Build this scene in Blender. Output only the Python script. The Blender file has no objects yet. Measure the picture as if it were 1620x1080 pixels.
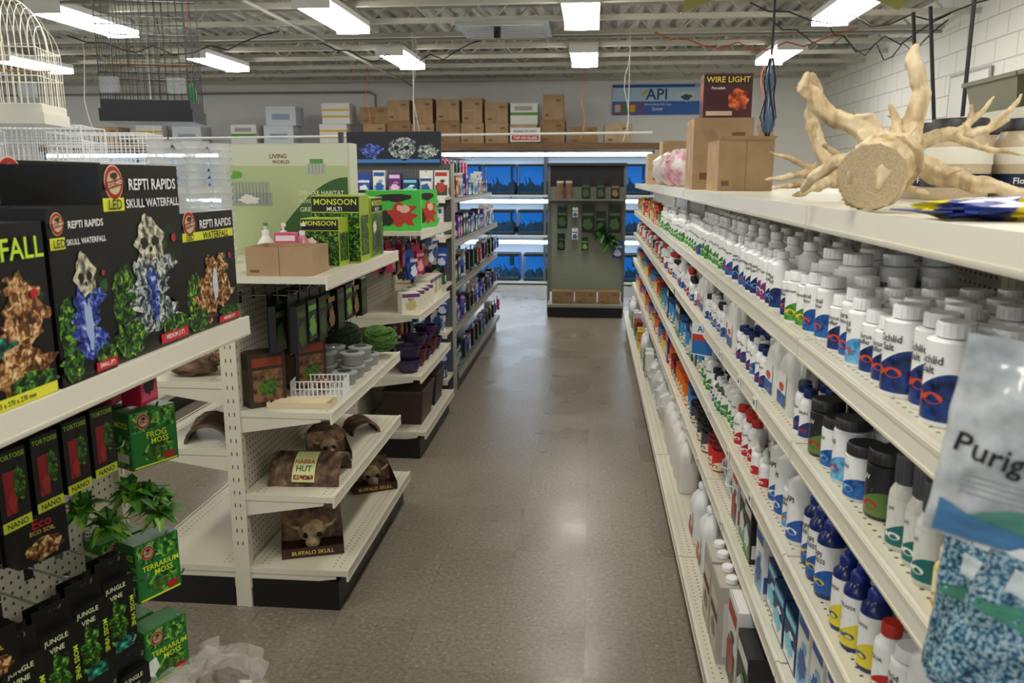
import bpy, math, random
from mathutils import Vector, Matrix, noise
from math import sin, cos, pi, radians
random.seed(7)
COL = bpy.context.scene.collection
E = 0.0006
# ---------------------------------------------------------------- materials
_mc = {}
def lin(h):
    h = h.lstrip('#'); o = []
    for i in (0, 2, 4):
        c = int(h[i:i+2], 16)/255
        o.append(c/12.92 if c <= .04045 else ((c+.055)/1.055)**2.4)
    return (*o, 1)
def M(h, rough=.5, metal=0, emis=0, alpha=1, trans=0):
    k = (h, rough, metal, emis, alpha, trans)
    if k in _mc: return _mc[k]
    m = bpy.data.materials.new('mat_'+h); m.use_nodes = True
    b = m.node_tree.nodes['Principled BSDF']
    b.inputs['Base Color'].default_value = lin(h); b.inputs['Roughness'].default_value = rough
    b.inputs['Metallic'].default_value = metal
    if emis:
        b.inputs['Emission Color'].default_value = lin(h); b.inputs['Emission Strength'].default_value = emis
    b.inputs['Alpha'].default_value = alpha
    b.inputs['Transmission Weight'].default_value = trans
    _mc[k] = m; return m
def NM(name, stops, scale=20, rough=.6, detail=6, bump=0, stretch=(1,1,1), dist=0, metal=0, alpha=1):
    if name in _mc: return _mc[name]
    m = bpy.data.materials.new(name); m.use_nodes = True
    nt = m.node_tree; b = nt.nodes['Principled BSDF']; b.inputs['Roughness'].default_value = rough
    b.inputs['Metallic'].default_value = metal; b.inputs['Alpha'].default_value = alpha
    tc = nt.nodes.new('ShaderNodeTexCoord'); mp = nt.nodes.new('ShaderNodeMapping'); mp.inputs['Scale'].default_value = stretch
    n = nt.nodes.new('ShaderNodeTexNoise'); n.inputs['Scale'].default_value = scale; n.inputs['Detail'].default_value = detail
    n.inputs['Distortion'].default_value = dist
    r = nt.nodes.new('ShaderNodeValToRGB'); e = r.color_ramp.elements
    e[0].position, e[0].color = stops[0][0], lin(stops[0][1]); e[1].position, e[1].color = stops[-1][0], lin(stops[-1][1])
    for p, c in stops[1:-1]:
        q = e.new(p); q.color = lin(c)
    L = nt.links.new
    L(tc.outputs['Object'], mp.inputs[0]); L(mp.outputs[0], n.inputs['Vector']); L(n.outputs['Fac'], r.inputs[0]); L(r.outputs[0], b.inputs['Base Color'])
    if bump:
        bp = nt.nodes.new('ShaderNodeBump'); bp.inputs['Strength'].default_value = bump; bp.inputs['Distance'].default_value = .01
        L(n.outputs['Fac'], bp.inputs['Height']); L(bp.outputs[0], b.inputs['Normal'])
    _mc[name] = m; return m
def mth(nt, op, a, b=None):
    n = nt.nodes.new('ShaderNodeMath'); n.operation = op
    for i, v in enumerate((a, b)):
        if v is None: continue
        if isinstance(v, (int, float)): n.inputs[i].default_value = v
        else: nt.links.new(v, n.inputs[i])
    return n.outputs[0]
def DOTS(name, base, hole, sp, rad, ax, rough=.45):
    if name in _mc: return _mc[name]
    m = bpy.data.materials.new(name); m.use_nodes = True; nt = m.node_tree
    b = nt.nodes['Principled BSDF']; b.inputs['Roughness'].default_value = rough
    tc = nt.nodes.new('ShaderNodeTexCoord'); s = nt.nodes.new('ShaderNodeSeparateXYZ'); nt.links.new(tc.outputs['Object'], s.inputs[0])
    q = []
    for a in ax:
        t = mth(nt, 'MULTIPLY', s.outputs[a], 1/sp); t = mth(nt, 'FRACT', t); t = mth(nt, 'SUBTRACT', t, .5); q.append(mth(nt, 'MULTIPLY', t, t))
    d = mth(nt, 'LESS_THAN', mth(nt, 'ADD', q[0], q[1]), (rad/sp)**2)
    mx = nt.nodes.new('ShaderNodeMix'); mx.data_type = 'RGBA'
    nt.links.new(d, mx.inputs[0]); mx.inputs[6].default_value = lin(base); mx.inputs[7].default_value = lin(hole)
    nt.links.new(mx.outputs[2], b.inputs['Base Color']); _mc[name] = m; return m
def FLOORM():
    m = bpy.data.materials.new('vinyl_tile'); m.use_nodes = True; nt = m.node_tree; b = nt.nodes['Principled BSDF']
    tc = nt.nodes.new('ShaderNodeTexCoord'); s = nt.nodes.new('ShaderNodeSeparateXYZ'); nt.links.new(tc.outputs['Object'], s.inputs[0])
    ts = .305; fl = []; ed = []
    for a in (0, 1):
        t = mth(nt, 'MULTIPLY', s.outputs[a], 1/ts); fl.append(mth(nt, 'FLOOR', t)); f = mth(nt, 'FRACT', t)
        f = mth(nt, 'ABSOLUTE', mth(nt, 'SUBTRACT', f, .5)); ed.append(mth(nt, 'GREATER_THAN', f, .494))
    edge = mth(nt, 'MAXIMUM', ed[0], ed[1])
    cx = nt.nodes.new('ShaderNodeCombineXYZ'); nt.links.new(fl[0], cx.inputs[0]); nt.links.new(fl[1], cx.inputs[1])
    wn = nt.nodes.new('ShaderNodeTexWhiteNoise'); nt.links.new(cx.outputs[0], wn.inputs[0])
    n = nt.nodes.new('ShaderNodeTexNoise'); n.inputs['Scale'].default_value = 62; n.inputs['Detail'].default_value = 6; n.inputs['Roughness'].default_value = .72
    nt.links.new(tc.outputs['Object'], n.inputs['Vector'])
    r = nt.nodes.new('ShaderNodeValToRGB'); e = r.color_ramp.elements
    e[0].position = .32; e[0].color = lin('665e52'); e[1].position = .70; e[1].color = lin('bdb3a0'); q = e.new(.46); q.color = lin('857c6d'); q = e.new(.57); q.color = lin('918879')
    nt.links.new(n.outputs['Fac'], r.inputs[0])
    n2 = nt.nodes.new('ShaderNodeTexNoise'); n2.inputs['Scale'].default_value = 2.3; n2.inputs['Detail'].default_value = 5; nt.links.new(tc.outputs['Object'], n2.inputs['Vector'])
    k = mth(nt, 'ADD', mth(nt, 'MULTIPLY', wn.outputs[0], .10), .90)
    k = mth(nt, 'MULTIPLY', k, mth(nt, 'SUBTRACT', 1, mth(nt, 'MULTIPLY', edge, .25)))
    vm = nt.nodes.new('ShaderNodeVectorMath'); vm.operation = 'SCALE'; nt.links.new(r.outputs[0], vm.inputs[0]); nt.links.new(k, vm.inputs['Scale'])
    nt.links.new(vm.outputs[0], b.inputs['Base Color'])
    rr = mth(nt, 'ADD', .15, mth(nt, 'ADD', mth(nt, 'MULTIPLY', n2.outputs['Fac'], .26), mth(nt, 'MULTIPLY', wn.outputs[0], .06))); nt.links.new(rr, b.inputs['Roughness'])
    b.inputs['Specular IOR Level'].default_value = .55
    return m
def BLOCKM(name, base, line, w, h, axu):
    m = bpy.data.materials.new(name); m.use_nodes = True; nt = m.node_tree; b = nt.nodes['Principled BSDF']; b.inputs['Roughness'].default_value = .7
    tc = nt.nodes.new('ShaderNodeTexCoord'); s = nt.nodes.new('ShaderNodeSeparateXYZ'); nt.links.new(tc.outputs['Object'], s.inputs[0])
    cx = nt.nodes.new('ShaderNodeCombineXYZ'); nt.links.new(s.outputs[axu], cx.inputs[0]); nt.links.new(s.outputs[2], cx.inputs[1])
    br = nt.nodes.new('ShaderNodeTexBrick'); br.inputs['Scale'].default_value = 1; br.inputs['Brick Width'].default_value = w; br.inputs['Row Height'].default_value = h
    br.inputs['Mortar Size'].default_value = .006; br.inputs['Color1'].default_value = lin(base); br.inputs['Color2'].default_value = lin(base); br.inputs['Mortar'].default_value = lin(line)
    nt.links.new(cx.outputs[0], br.inputs[0]); nt.links.new(br.outputs[0], b.inputs['Base Color']); return m

IV = M('d6d2be', .38); IVL = M('e4e0d2', .35); BLK = M('0c0c0d', .45); WHT = M('e9e9e6', .4); WPL = M('eeeff0', .32); DGR = M('2c2d30', .4)
PEG_YZ = DOTS('pegboard_yz', 'cfcbb8', '3b3a34', .0254, .0042, (1, 2)); PEG_XZ = DOTS('pegboard_xz', 'cfcbb6', '3b3a34', .0254, .0042, (0, 2))
PEGG = DOTS('pegboard_green', '8b9383', '3f443c', .0254, .004, (0, 2)); DECKD = DOTS('perforated_deck', 'd6d2be', '4a473d', .0254, .0035, (0, 1), .35)
PEGD = DOTS('pegboard_dark', '5b5d60', '202224', .0254, .004, (0, 2))
CARD = NM('cardboard', [(.3, '9c7f5c'), (.7, 'ad9070')], 8, .8); CARD2 = NM('cardboard_dark', [(.3, '86694a'), (.7, '9a7c58')], 8, .8); CARD3 = NM('cardboard_pale', [(.3, 'ab9474'), (.7, 'bda686')], 8, .8)
CHROME = M('b9babd', .25, 1); TXK = M('151515', .5); TXW = M('f2f2f2', .5)
ROCKART = NM('art_rock', [(.36, '241407'), (.48, '7a4a22'), (.56, 'b98a55'), (.66, 'e6cfa0')], 70, .35, 8, dist=1)
SKULLART = NM('art_skull', [(.36, '10141c'), (.46, '3c4a5a'), (.55, '9aa5a2'), (.66, 'dfe2d2')], 70, .35, 8, dist=1)
BLUEART = NM('art_water', [(.38, '0a1030'), (.5, '243a9a'), (.6, '5573c8'), (.7, 'c8cfe8')], 70, .35, 8, dist=1)
GREENART = NM('art_leaves', [(.38, '050b04'), (.5, '17400f'), (.6, '4a8a22'), (.72, 'b6d64a')], 80, .35, 8, dist=1)
DARKART = NM('art_jungle', [(.4, '060606'), (.55, '10200e'), (.68, '2f5a20')], 30, .35, 6)
TEALART = NM('art_lizard', [(.4, '04201c'), (.55, '0f7a68'), (.68, '5ad0a0')], 60, .35, 6)
BARK = NM('bark', [(.3, '2e2018'), (.5, '5d4634'), (.7, '8d7357')], 35, .85, 8, bump=.8, stretch=(.35, 1, 1))
MOSS = NM('moss', [(.3, '1c3a12'), (.7, '5a8a2a')], 80, .9, 8, bump=.8)
DRIFT = NM('driftwood_bark', [(.26, '86704e'), (.38, 'b59d78'), (.50, 'd0bb96'), (.72, 'e2d2b2')], 30, .85, 12, bump=.7, stretch=(1, 1, .35), dist=.6)
SCREEN = NM('bag_gravel', [(.36, '1c3c58'), (.46, '3a7090'), (.54, '7aa8b8'), (.62, 'c9d8dc'), (.68, '3a6a88')], 230, .10, 2, bump=.3)
SPECK = NM('jar_substrate', [(.35, 'b4a084'), (.65, 'cdbc9e')], 420, .3, 3)
# ---------------------------------------------------------------- text
_tc = {}
def tgeo(s):
    if s in _tc: return _tc[s]
    cu = bpy.data.curves.new('t', 'FONT'); cu.body = s; cu.resolution_u = 2; cu.offset = .012; cu.size = 1
    ob = bpy.data.objects.new('t', cu); COL.objects.link(ob)
    bpy.context.view_layer.update()
    me = bpy.data.meshes.new_from_object(ob.evaluated_get(bpy.context.evaluated_depsgraph_get()))
    v = [(a.co.x, a.co.y) for a in me.vertices]; f = [tuple(p.vertices) for p in me.polygons]
    bpy.data.objects.remove(ob); bpy.data.curves.remove(cu); bpy.data.meshes.remove(me)
    if not v: v = [(0, 0), (1, 0), (1, 1)]; f = []
    x0 = min(a[0] for a in v); x1 = max(a[0] for a in v); y0 = min(a[1] for a in v); y1 = max(a[1] for a in v)
    g = ([(a[0]-(x0+x1)/2, a[1]-(y0+y1)/2) for a in v], f, x1-x0, y1-y0); _tc[s] = g; return g
# ---------------------------------------------------------------- mesh builder
class MB:
    def __init__(s): s.v = []; s.f = []; s.fm = []; s.sm = []; s.mats = []; s.mp = None
    def mi(s, m):
        if m not in s.mats: s.mats.append(m)
        return s.mats.index(m)
    def add(s, vs, fs, mat, smooth=False):
        o = len(s.v); s.v += [tuple(v) for v in vs]; i = s.mi(mat)
        for f in fs: s.f.append(tuple(a+o for a in f)); s.fm.append(i); s.sm.append(smooth)
    def box(s, x0, y0, z0, x1, y1, z1, mat):
        s.add([(x0,y0,z0),(x1,y0,z0),(x1,y1,z0),(x0,y1,z0),(x0,y0,z1),(x1,y0,z1),(x1,y1,z1),(x0,y1,z1)],
              [(0,3,2,1),(4,5,6,7),(0,1,5,4),(1,2,6,5),(2,3,7,6),(3,0,4,7)], mat)
    def lathe(s, pr, mat, n=16, c=(0,0,0), sx=1, sy=1):
        vs = []; fs = []
        for (r, z) in pr:
            for i in range(n):
                a = 2*pi*i/n; rr = max(r, 1e-5)
                vs.append((c[0]+rr*cos(a)*sx, c[1]+rr*sin(a)*sy, c[2]+z))
        for j in range(len(pr)-1):
            for i in range(n):
                k = (i+1) % n; fs.append((j*n+i, j*n+k, (j+1)*n+k, (j+1)*n+i))
        s.add(vs, fs, mat, True)
    def tube(s, pts, rad, mat, n=6, cap=True):
        pts = [Vector(p) for p in pts]
        if isinstance(rad, (int, float)): rad = [rad]*len(pts)
        vs = []; fs = []; up = Vector((0,0,1))
        t0 = (pts[1]-pts[0]).normalized(); u = t0.cross(up)
        if u.length < .1: u = t0.cross(Vector((1,0,0)))
        u.normalize()
        for i, p in enumerate(pts):
            t = (pts[min(i+1, len(pts)-1)]-pts[max(i-1, 0)]).normalized(); u = (u-t*u.dot(t)).normalized(); w = t.cross(u)
            for k in range(n):
                a = 2*pi*k/n; vs.append(p+(u*cos(a)+w*sin(a))*rad[i])
        for j in range(len(pts)-1):
            for i in range(n):
                k = (i+1) % n; fs.append((j*n+i, j*n+k, (j+1)*n+k, (j+1)*n+i))
        if cap: fs.append(tuple(range(n))[::-1]); fs.append(tuple((len(pts)-1)*n+i for i in range(n)))
        s.add(vs, fs, mat, n > 4)
    def sphere(s, c, r, mat, n=14, m=9, jit=0, seed=0, fr=3, smooth=True, ridge=0):
        vs = []; fs = []
        for j in range(m+1):
            for i in range(n):
                th = pi*j/m; ph = 2*pi*i/n; d = Vector((sin(th)*cos(ph), sin(th)*sin(ph), cos(th)))
                k = 1+(jit*noise.noise(d*fr+Vector((seed, seed*.7, 0))) if jit else 0)
                if ridge: k += ridge*(.3-abs(noise.noise(d*fr*1.6+Vector((0, seed, 3)))))
                vs.append((c[0]+d.x*r[0]*k, c[1]+d.y*r[1]*k, c[2]+d.z*r[2]*k))
        for j in range(m):
            for i in range(n):
                k = (i+1) % n; fs.append((j*n+i, (j+1)*n+i, (j+1)*n+k, j*n+k))
        s.add(vs, fs, mat, smooth)
    # flat artwork on current map: mp(u,v,k)
    def pts(s, P, mat, k=1): s.add([s.mp(u, v, k) for u, v in P], [tuple(range(len(P)))], mat)
    def rect(s, u0, v0, u1, v1, mat, k=1): s.pts([(u0,v0),(u1,v0),(u1,v1),(u0,v1)], mat, k)
    def ell(s, cu, cv, ru, rv, mat, k=1, n=20): s.pts([(cu+ru*cos(2*pi*i/n), cv+rv*sin(2*pi*i/n)) for i in range(n)], mat, k)
    def blob(s, cu, cv, ru, rv, mat, k=1, seed=0, n=28, amp=.35):
        s.pts([(cu+ru*cos(2*pi*i/n)*(1+amp*noise.noise(Vector((cos(2*pi*i/n)*2+seed, sin(2*pi*i/n)*2, seed)))*1.6),
                cv+rv*sin(2*pi*i/n)*(1+amp*noise.noise(Vector((cos(2*pi*i/n)*2, sin(2*pi*i/n)*2+seed, seed)))*1.6)) for i in range(n)], mat, k)
    def text(s, t, cu, cv, w, mat, k=3, maxh=None, rot=0):
        vs, fs, tw, th = tgeo(t); sc = w/max(tw, .01)
        if maxh and th*sc > maxh: sc = maxh/th
        c, n = cos(rot), sin(rot)
        s.add([s.mp(cu+(x*c-y*n)*sc, cv+(x*n+y*c)*sc, k) for x, y in vs], fs, mat)
    def merge(s, o):
        b = len(s.v); s.v += o.v; ix = [s.mi(m) for m in o.mats]
        s.f += [tuple(a+b for a in f) for f in o.f]; s.fm += [ix[i] for i in o.fm]; s.sm += o.sm
    def mesh(s, name):
        me = bpy.data.meshes.new(name); me.from_pydata(s.v, [], s.f)
        for m in s.mats: me.materials.append(m)
        me.polygons.foreach_set('material_index', s.fm); me.polygons.foreach_set('use_smooth', s.sm)
        me.update()
        if any(s.sm): me.set_sharp_from_angle(angle=radians(42))
        return me
def front(d): return lambda u, v, k: (u, -d/2-k*E, v)
def sideL(w): return lambda u, v, k: (-w/2-k*E, -u, v)
def sideR(w): return lambda u, v, k: (w/2+k*E, u, v)
def topm(h): return lambda u, v, k: (u, v, h+k*E)
def cyl(r): return lambda u, v, k: ((r+k*E)*sin(u/r), -(r+k*E)*cos(u/r), v)
def mkobj(name, data, loc=(0,0,0), rz=0, parent=None, scale=None):
    o = bpy.data.objects.new(name, data); o.location = loc; o.rotation_euler = (0, 0, rz) if not isinstance(rz, tuple) else rz
    if scale: o.scale = (scale,)*3 if not isinstance(scale, tuple) else scale
    if parent: o.parent = parent
    COL.objects.link(o); return o
def meta(o, label, cat, group=None, kind=None):
    o['label'] = label; o['category'] = cat
    if group: o['group'] = group
    if kind: o['kind'] = kind
def thing(name, label, cat, root=None, parts=(), loc=(0,0,0), rz=0, group=None, scale=None):
    o = mkobj(name, root.mesh(name) if root else None, loc, rz, None, scale); meta(o, label, cat, group)
    for p in parts:
        c = mkobj(p[0], p[1].mesh(p[0]) if isinstance(p[1], MB) else p[1], parent=o)
        if len(p) > 2: c['label'] = p[2]
    return o
def struct(name, mb, label, cat, loc=(0,0,0)):
    o = mkobj(name, mb.mesh(name), loc); meta(o, label, cat, None, 'structure'); return o
T = {}
def template(key, name, label, cat, root, parts, w, d, h):
    j = MB(); j.merge(root)
    for p in parts: j.merge(p[1])
    T[key] = dict(name=name, label=label, cat=cat, root=root.mesh(name), parts=[(p[0], p[1].mesh(p[0]), p[2] if len(p) > 2 else None) for p in parts],
                  joined=j.mesh(name), w=w, d=d, h=h)
def spawn(key, loc, rz=0, group=None, detail=True, label=None, scale=None):
    t = T[key]
    o = mkobj(t['name'], t['root'] if detail else t['joined'], loc, rz, None, scale); meta(o, label or t['label'], t['cat'], group)
    if detail:
        for n, me, lb in t['parts']:
            c = mkobj(n, me, parent=o)
            if lb: c['label'] = lb
    return o
# ---------------------------------------------------------------- room
mb = MB(); mb.box(-10, -4, -.1, 3.5, 13.6, 0, FLOORM()); struct('floor', mb, 'speckled brown grey vinyl tile floor', 'floor')
WALLM = NM('wall_paint', [(.3, 'f2f2ee'), (.7, 'f8f8f4')], 1.5, .7)
mb = MB(); mb.box(-10, 13.6, 0, 3.6, 13.75, 3.5, WALLM); struct('wall_back', mb, 'painted off white rear wall', 'wall')
mb = MB(); mb.box(3.5, -4, 0, 3.65, 13.6, 3.5, BLOCKM('block_paint', 'ecece6', 'c0bfb9', .4, .2, 1)); struct('wall_right', mb, 'white painted concrete block wall', 'wall')
mb = MB(); mb.box(-10.15, -4, 0, -10, 13.6, 3.5, WALLM); struct('wall_left', mb, 'painted off white side wall', 'wall')
mb = MB(); cm = NM('ceiling_deck', [(.3, '9c998c'), (.7, 'aeab9e')], 3, .6)
P = []; x = -10
while x < 3.5:
    P += [(x, 3.40), (x+.07, 3.40), (x+.10, 3.45), (x+.15, 3.45)]; x += .18
n = len(P); mb.add([(a, -4, b) for a, b in P]+[(a, 13.6, b) for a, b in P], [(i, i+1, n+i+1, n+i) for i in range(n-1)], cm)
mb.box(-10, -4, 3.5, 3.6, 13.7, 3.55, cm); struct('ceiling', mb, 'ribbed metal roof deck painted dull cream', 'ceiling')
JM = M('c0bdb0', .55)
mb = MB()
mb.box(-10, -.03, 3.08, 3.5, .03, 3.095, JM); mb.box(-10, -.03, 3.095, 3.5, -.022, 3.125, JM); mb.box(-10, .022, 3.095, 3.5, .03, 3.125, JM)
mb.box(-10, -.03, 3.385, 3.5, .03, 3.40, JM); mb.box(-10, -.03, 3.36, 3.5, -.022, 3.385, JM)
x = -10; k = 0; pz = [(x, 0, 3.1)]
while x < 3.2:
    x += .3; k += 1; pz.append((x, 0, 3.38 if k % 2 else 3.1))
for a, b in zip(pz, pz[1:]): mb.tube([a, b], .009, JM, 4, False)
jm = mb.mesh('ceiling_joist')
y = 1.0
while y < 13.5:
    o = mkobj('ceiling_joist', jm, (0, y, 0)); meta(o, 'cream painted open web steel joist under the roof deck', 'joist', 'roof joists'); y += .82
# fixtures
LENS = M('fffaf0', .4, emis=20)
hs = MB(); hs.box(-.16, -.61, .06, .16, .61, .11, WHT); hs.box(-.16, -.62, 0, .16, -.605, .11, WHT); hs.box(-.16, .605, 0, .16, .62, .11, WHT)
ln = MB(); pr = [(-.15, .06), (-.15, .03), (-.12, .005), (0, -.004), (.12, .005), (.15, .03), (.15, .06)]
ln.add([(a, -.604, b) for a, b in pr]+[(a, .604, b) for a, b in pr], [(i+1, i, i+7, i+8) for i in range(6)], LENS)
hg = MB(); hg.tube([(0, -.4, .11), (0, -.4, .135)], .01, CHROME, 6); hg2 = MB(); hg2.tube([(0, .4, .11), (0, .4, .135)], .01, CHROME, 6)
template('fixture', 'fluorescent_ceiling_light', 'lit white fluorescent wraparound fixture hung below the joists', 'ceiling light', hs, [('light_diffuser', ln, 'glowing white diffuser'), ('hanger', hg), ('hanger', hg2)], .3, 1.2, .1)
for y in (-1.6, 1.2, 4.4, 7.5, 10.15):
    for x in (-7.0, -4.6, -2.3, -.13, 2.1):
        spawn('fixture', (x, y, 2.945), 0, 'ceiling lights')
mb = MB(); mb.box(-.45, -.45, 0, .45, .45, .03, M('9fa2a0', .5))
for i in range(8): mb.box(-.4, -.4+i*.1, -.01, .4, -.36+i*.1, 0, M('b8bab6', .5))
thing('air_vent', 'square grey louvred ceiling air register', 'air vent', mb, [], (-.9, 8.7, 3.04))
mb = MB(); mb.box(-.03, -.05, 0, .03, .05, .1, BLK); mb.tube([(0, -.05, .03), (0, -.1, .01)], .025, BLK, 8)
thing('security_camera', 'small dark security camera below ceiling vent', 'camera', mb, [], (-.95, 8.4, 2.93))
def cable(name, pts, r, mat, label, cat='cable', group=None):
    mb = MB(); mb.tube(pts, r, mat, 5); return thing(name, label, cat, mb, [], group=group)
cable('ceiling_conduit', [(-9.9, 13.5, 2.95), (-3.6, 13.5, 2.95), (-3.5, 13.5, 2.9), (-3.5, 13.5, 2.3)], .018, M('9a9a94', .4), 'grey electrical conduit along the rear wall', 'conduit')
cable('ceiling_conduit', [(-9.9, 9.1, 3.04), (3.45, 9.1, 3.04)], .02, M('95928a', .5), 'grey conduit strapped under the joists', 'conduit')
cable('ceiling_conduit', [(-6, 6.9, 3.03), (3.45, 6.9, 3.03)], .014, M('88867e', .5), 'thin grey conduit strapped under the joists', 'conduit')
cable('ceiling_conduit', [(-2.9, -2, 3.04), (-2.9, 13.55, 3.04)], .016, M('a9a699', .5), 'grey conduit running along the roof', 'conduit')
for (x, y, zb, c) in [(-3.1, 11.5, 2.2, 'c4572e'), (-.15, 11.3, 2.1, 'c4572e'), (-4.2, 8.0, 1.7, '1c1c1c'), (.35, 9.5, 2.0, 'c9cac8'), (-1.9, 9, 1.75, 'b9bab8'), (-5.6, 9, 1.8, 'd8d8d4'), (1.9, 10, 2.2, 'c4572e')]:
    pp = [(x+.03*sin(i*1.3), y+.02*cos(i*2), 3.1-(3.1-zb)*i/8) for i in range(9)]
    cable('hanging_cable', pp, .005, M(c, .5), 'thin electrical cable hanging from the ceiling', 'cable', 'hanging cables')
for x0, x1, y, sag, c in [(-3.0, -1.2, 9.3, .35, '1d1d1d'), (.6, 2.6, 9.0, .28, 'b9512c'), (1.3, 3.3, 7.6, .3, '1d1d1d'), (-5.5, -3.2, 8.6, .3, '202020'), (1.6, 3.2, 8.3, .45, '222222'), (2.2, 3.3, 8.6, .5, '2a2a2a')]:
    pp = [(x0+(x1-x0)*i/12, y+.05*sin(i), 3.06-sag*(1-((i-6)/6)**2)*(1+.3*sin(i*2.2))*.6) for i in range(13)]
    cable('hanging_cable', pp, .007, M(c, .5), 'sagging electrical cable looped between joists', 'cable', 'hanging cables')
# ---------------------------------------------------------------- gondola shelving
def shelf_mb(sgn, d, L, z, lipc=IVL, ivc=IV):
    m = MB(); a, b = sorted((sgn*.02, sgn*d))
    m.box(a, .003, z-.022, b, L-.003, z, ivc)
    f0, f1 = sorted((sgn*d, sgn*(d+.007))); m.box(f0, .003, z-.042, f1, L-.003, z+.004, lipc)
    g0, g1 = sorted((sgn*(d+.007), sgn*(d+.0085))); m.box(g0, .003, z-.007, g1, L-.003, z, ivc); m.box(g0, .003, z-.041, g1, L-.003, z-.036, ivc)
    m.mp = lambda u, v, k: (u, v, z+k*.0004)
    if ivc is IV:
        for p, q in ((d-.065, d-.014), (.04, .09)):
            u0, u1 = sorted((sgn*p, sgn*q)); m.rect(u0, .02, u1, L-.02, DECKD, 1)
    for yy in (.006, L-.010):
        m.add([(sgn*.02, yy, z-.022), (sgn*d*.9, yy, z-.022), (sgn*d*.9, yy, z-.035), (sgn*.02, yy, z-.085),
               (sgn*.02, yy+.003, z-.022), (sgn*d*.9, yy+.003, z-.022), (sgn*d*.9, yy+.003, z-.035), (sgn*.02, yy+.003, z-.085)],
              [(0,1,2,3), (7,6,5,4), (0,4,5,1), (1,5,6,2), (2,6,7,3)], ivc)
    return m
DLIP = M('34383f', .4)
def gondola(label, xs, y0, y1, H, sides, top=None, group='shelving units', dark=False):
    L = y1-y0; parts = []; LC, IC = (M('a8a598', .4), M('6a6c6e', .45)) if dark else (IVL, IV)
    for yy in (0, L-.03):
        m = MB(); m.box(-.03, yy, 0, .03, yy+.03, H, IC)
        z = .25
        while z < H-.05:
            for dx in (-.012, .008): m.box(dx, yy-.0006, z, dx+.004, yy, z+.014, M('55534a', .6))
            m.box(-.0306, yy+.01, z, -.03, yy+.014, z+.014, M('55534a', .6)); m.box(.03, yy+.01, z, .0306, yy+.014, z+.014, M('55534a', .6)); z += .05
        parts.append(('upright', m))
    m = MB(); m.box(-.012, .03, .1, .012, L-.03, H, PEG_YZ); parts.append(('back_panel', m))
    for sgn, bd, bz, shs in sides:
        m = shelf_mb(sgn, bd, L, bz, LC, IC); parts.append(('base_deck', m))
        m = MB(); a, b = sorted((sgn*.035, sgn*(bd-.03))); m.box(a, .004, 0, b, L-.004, bz-.045, BLK); parts.append(('kick_plate', m, 'black kick plate'))
        for z, d in shs: parts.append(('shelf', shelf_mb(sgn, d, L, z, LC, IC)))
    if top:
        z, xl, xr = top; m = MB(); m.box(xl, .003, z-.024, xr, L-.003, z, IV)
        m.box(xl-.007, .003, z-.045, xl, L-.003, z+.004, IVL); m.box(xr, .003, z-.045, xr+.007, L-.003, z+.004, IVL); parts.append(('top_deck', m))
        m.box(xr+.007, .003, z-.041, xr+.0085, L-.003, z-.036, IV); m.box(xl-.0085, .003, z-.041, xl-.007, L-.003, z-.036, IV)
    return thing('gondola_shelving_unit', label, 'store shelving', None, parts, (xs, y0, 0), 0, group)
XR = .90; SB = 1.255
for i in range(7):
    gondola('ivory metal shelving bay packed with aquarium bottles', XR, .6+i*1.215, .6+i*1.215+1.213, 1.515,
            [(-1, .535, .16, [(.48, .443), (.75, .443), (1.02, .443), (SB, .443)]), (1, .45, .16, [(.6, .4), (1.0, .4)])], (1.54, -.443, .44))
XL = -1.31
gondola('ivory shelving unit with pegboard and boxed decorations', XL, -.2, 2.07, 1.215, [(1, .42, .16, []), (-1, .42, .16, [(.7, .4)])], (1.24, -.42, .41))
XM = -1.29
gondola('ivory double sided shelving unit with reptile supplies', XM, 2.78, 3.86, 1.235, [(1, .40, .16, [(.45, .36), (.77, .365)]), (-1, .42, .16, [(.62, .38), (.874, .38)])], (1.26, -.40, .37))
XN = -1.36
gondola('ivory shelving unit with pet pots and hanging packages', XN, 4.5, 5.5, 1.285, [(1, .42, .16, [(.49, .4), (.845, .4)]), (-1, .42, .16, [(.6, .4)])], (1.31, -.40, .42))
XO = -1.42
for i in range(2):
    gondola('grey shelving unit crowded with small pet packages', XO, 6.0+i*1.36, 6.0+i*1.36+1.355, 1.80, [(1, .44, .16, [(.5, .42), (.82, .42), (1.14, .42), (1.45, .36)]), (-1, .44, .16, [(.8, .4), (1.4, .4)])], dark=True)
XK = -3.3
for i in range(3):
    gondola('ivory shelving unit under wire cages', XK, 2.6+i*1.3, 3.898+i*1.3, 1.5, [(1, .45, .16, [(.6, .4), (1.05, .4)]), (-1, .45, .16, [(.8, .4)])], (1.53, -.42, .42))
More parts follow.
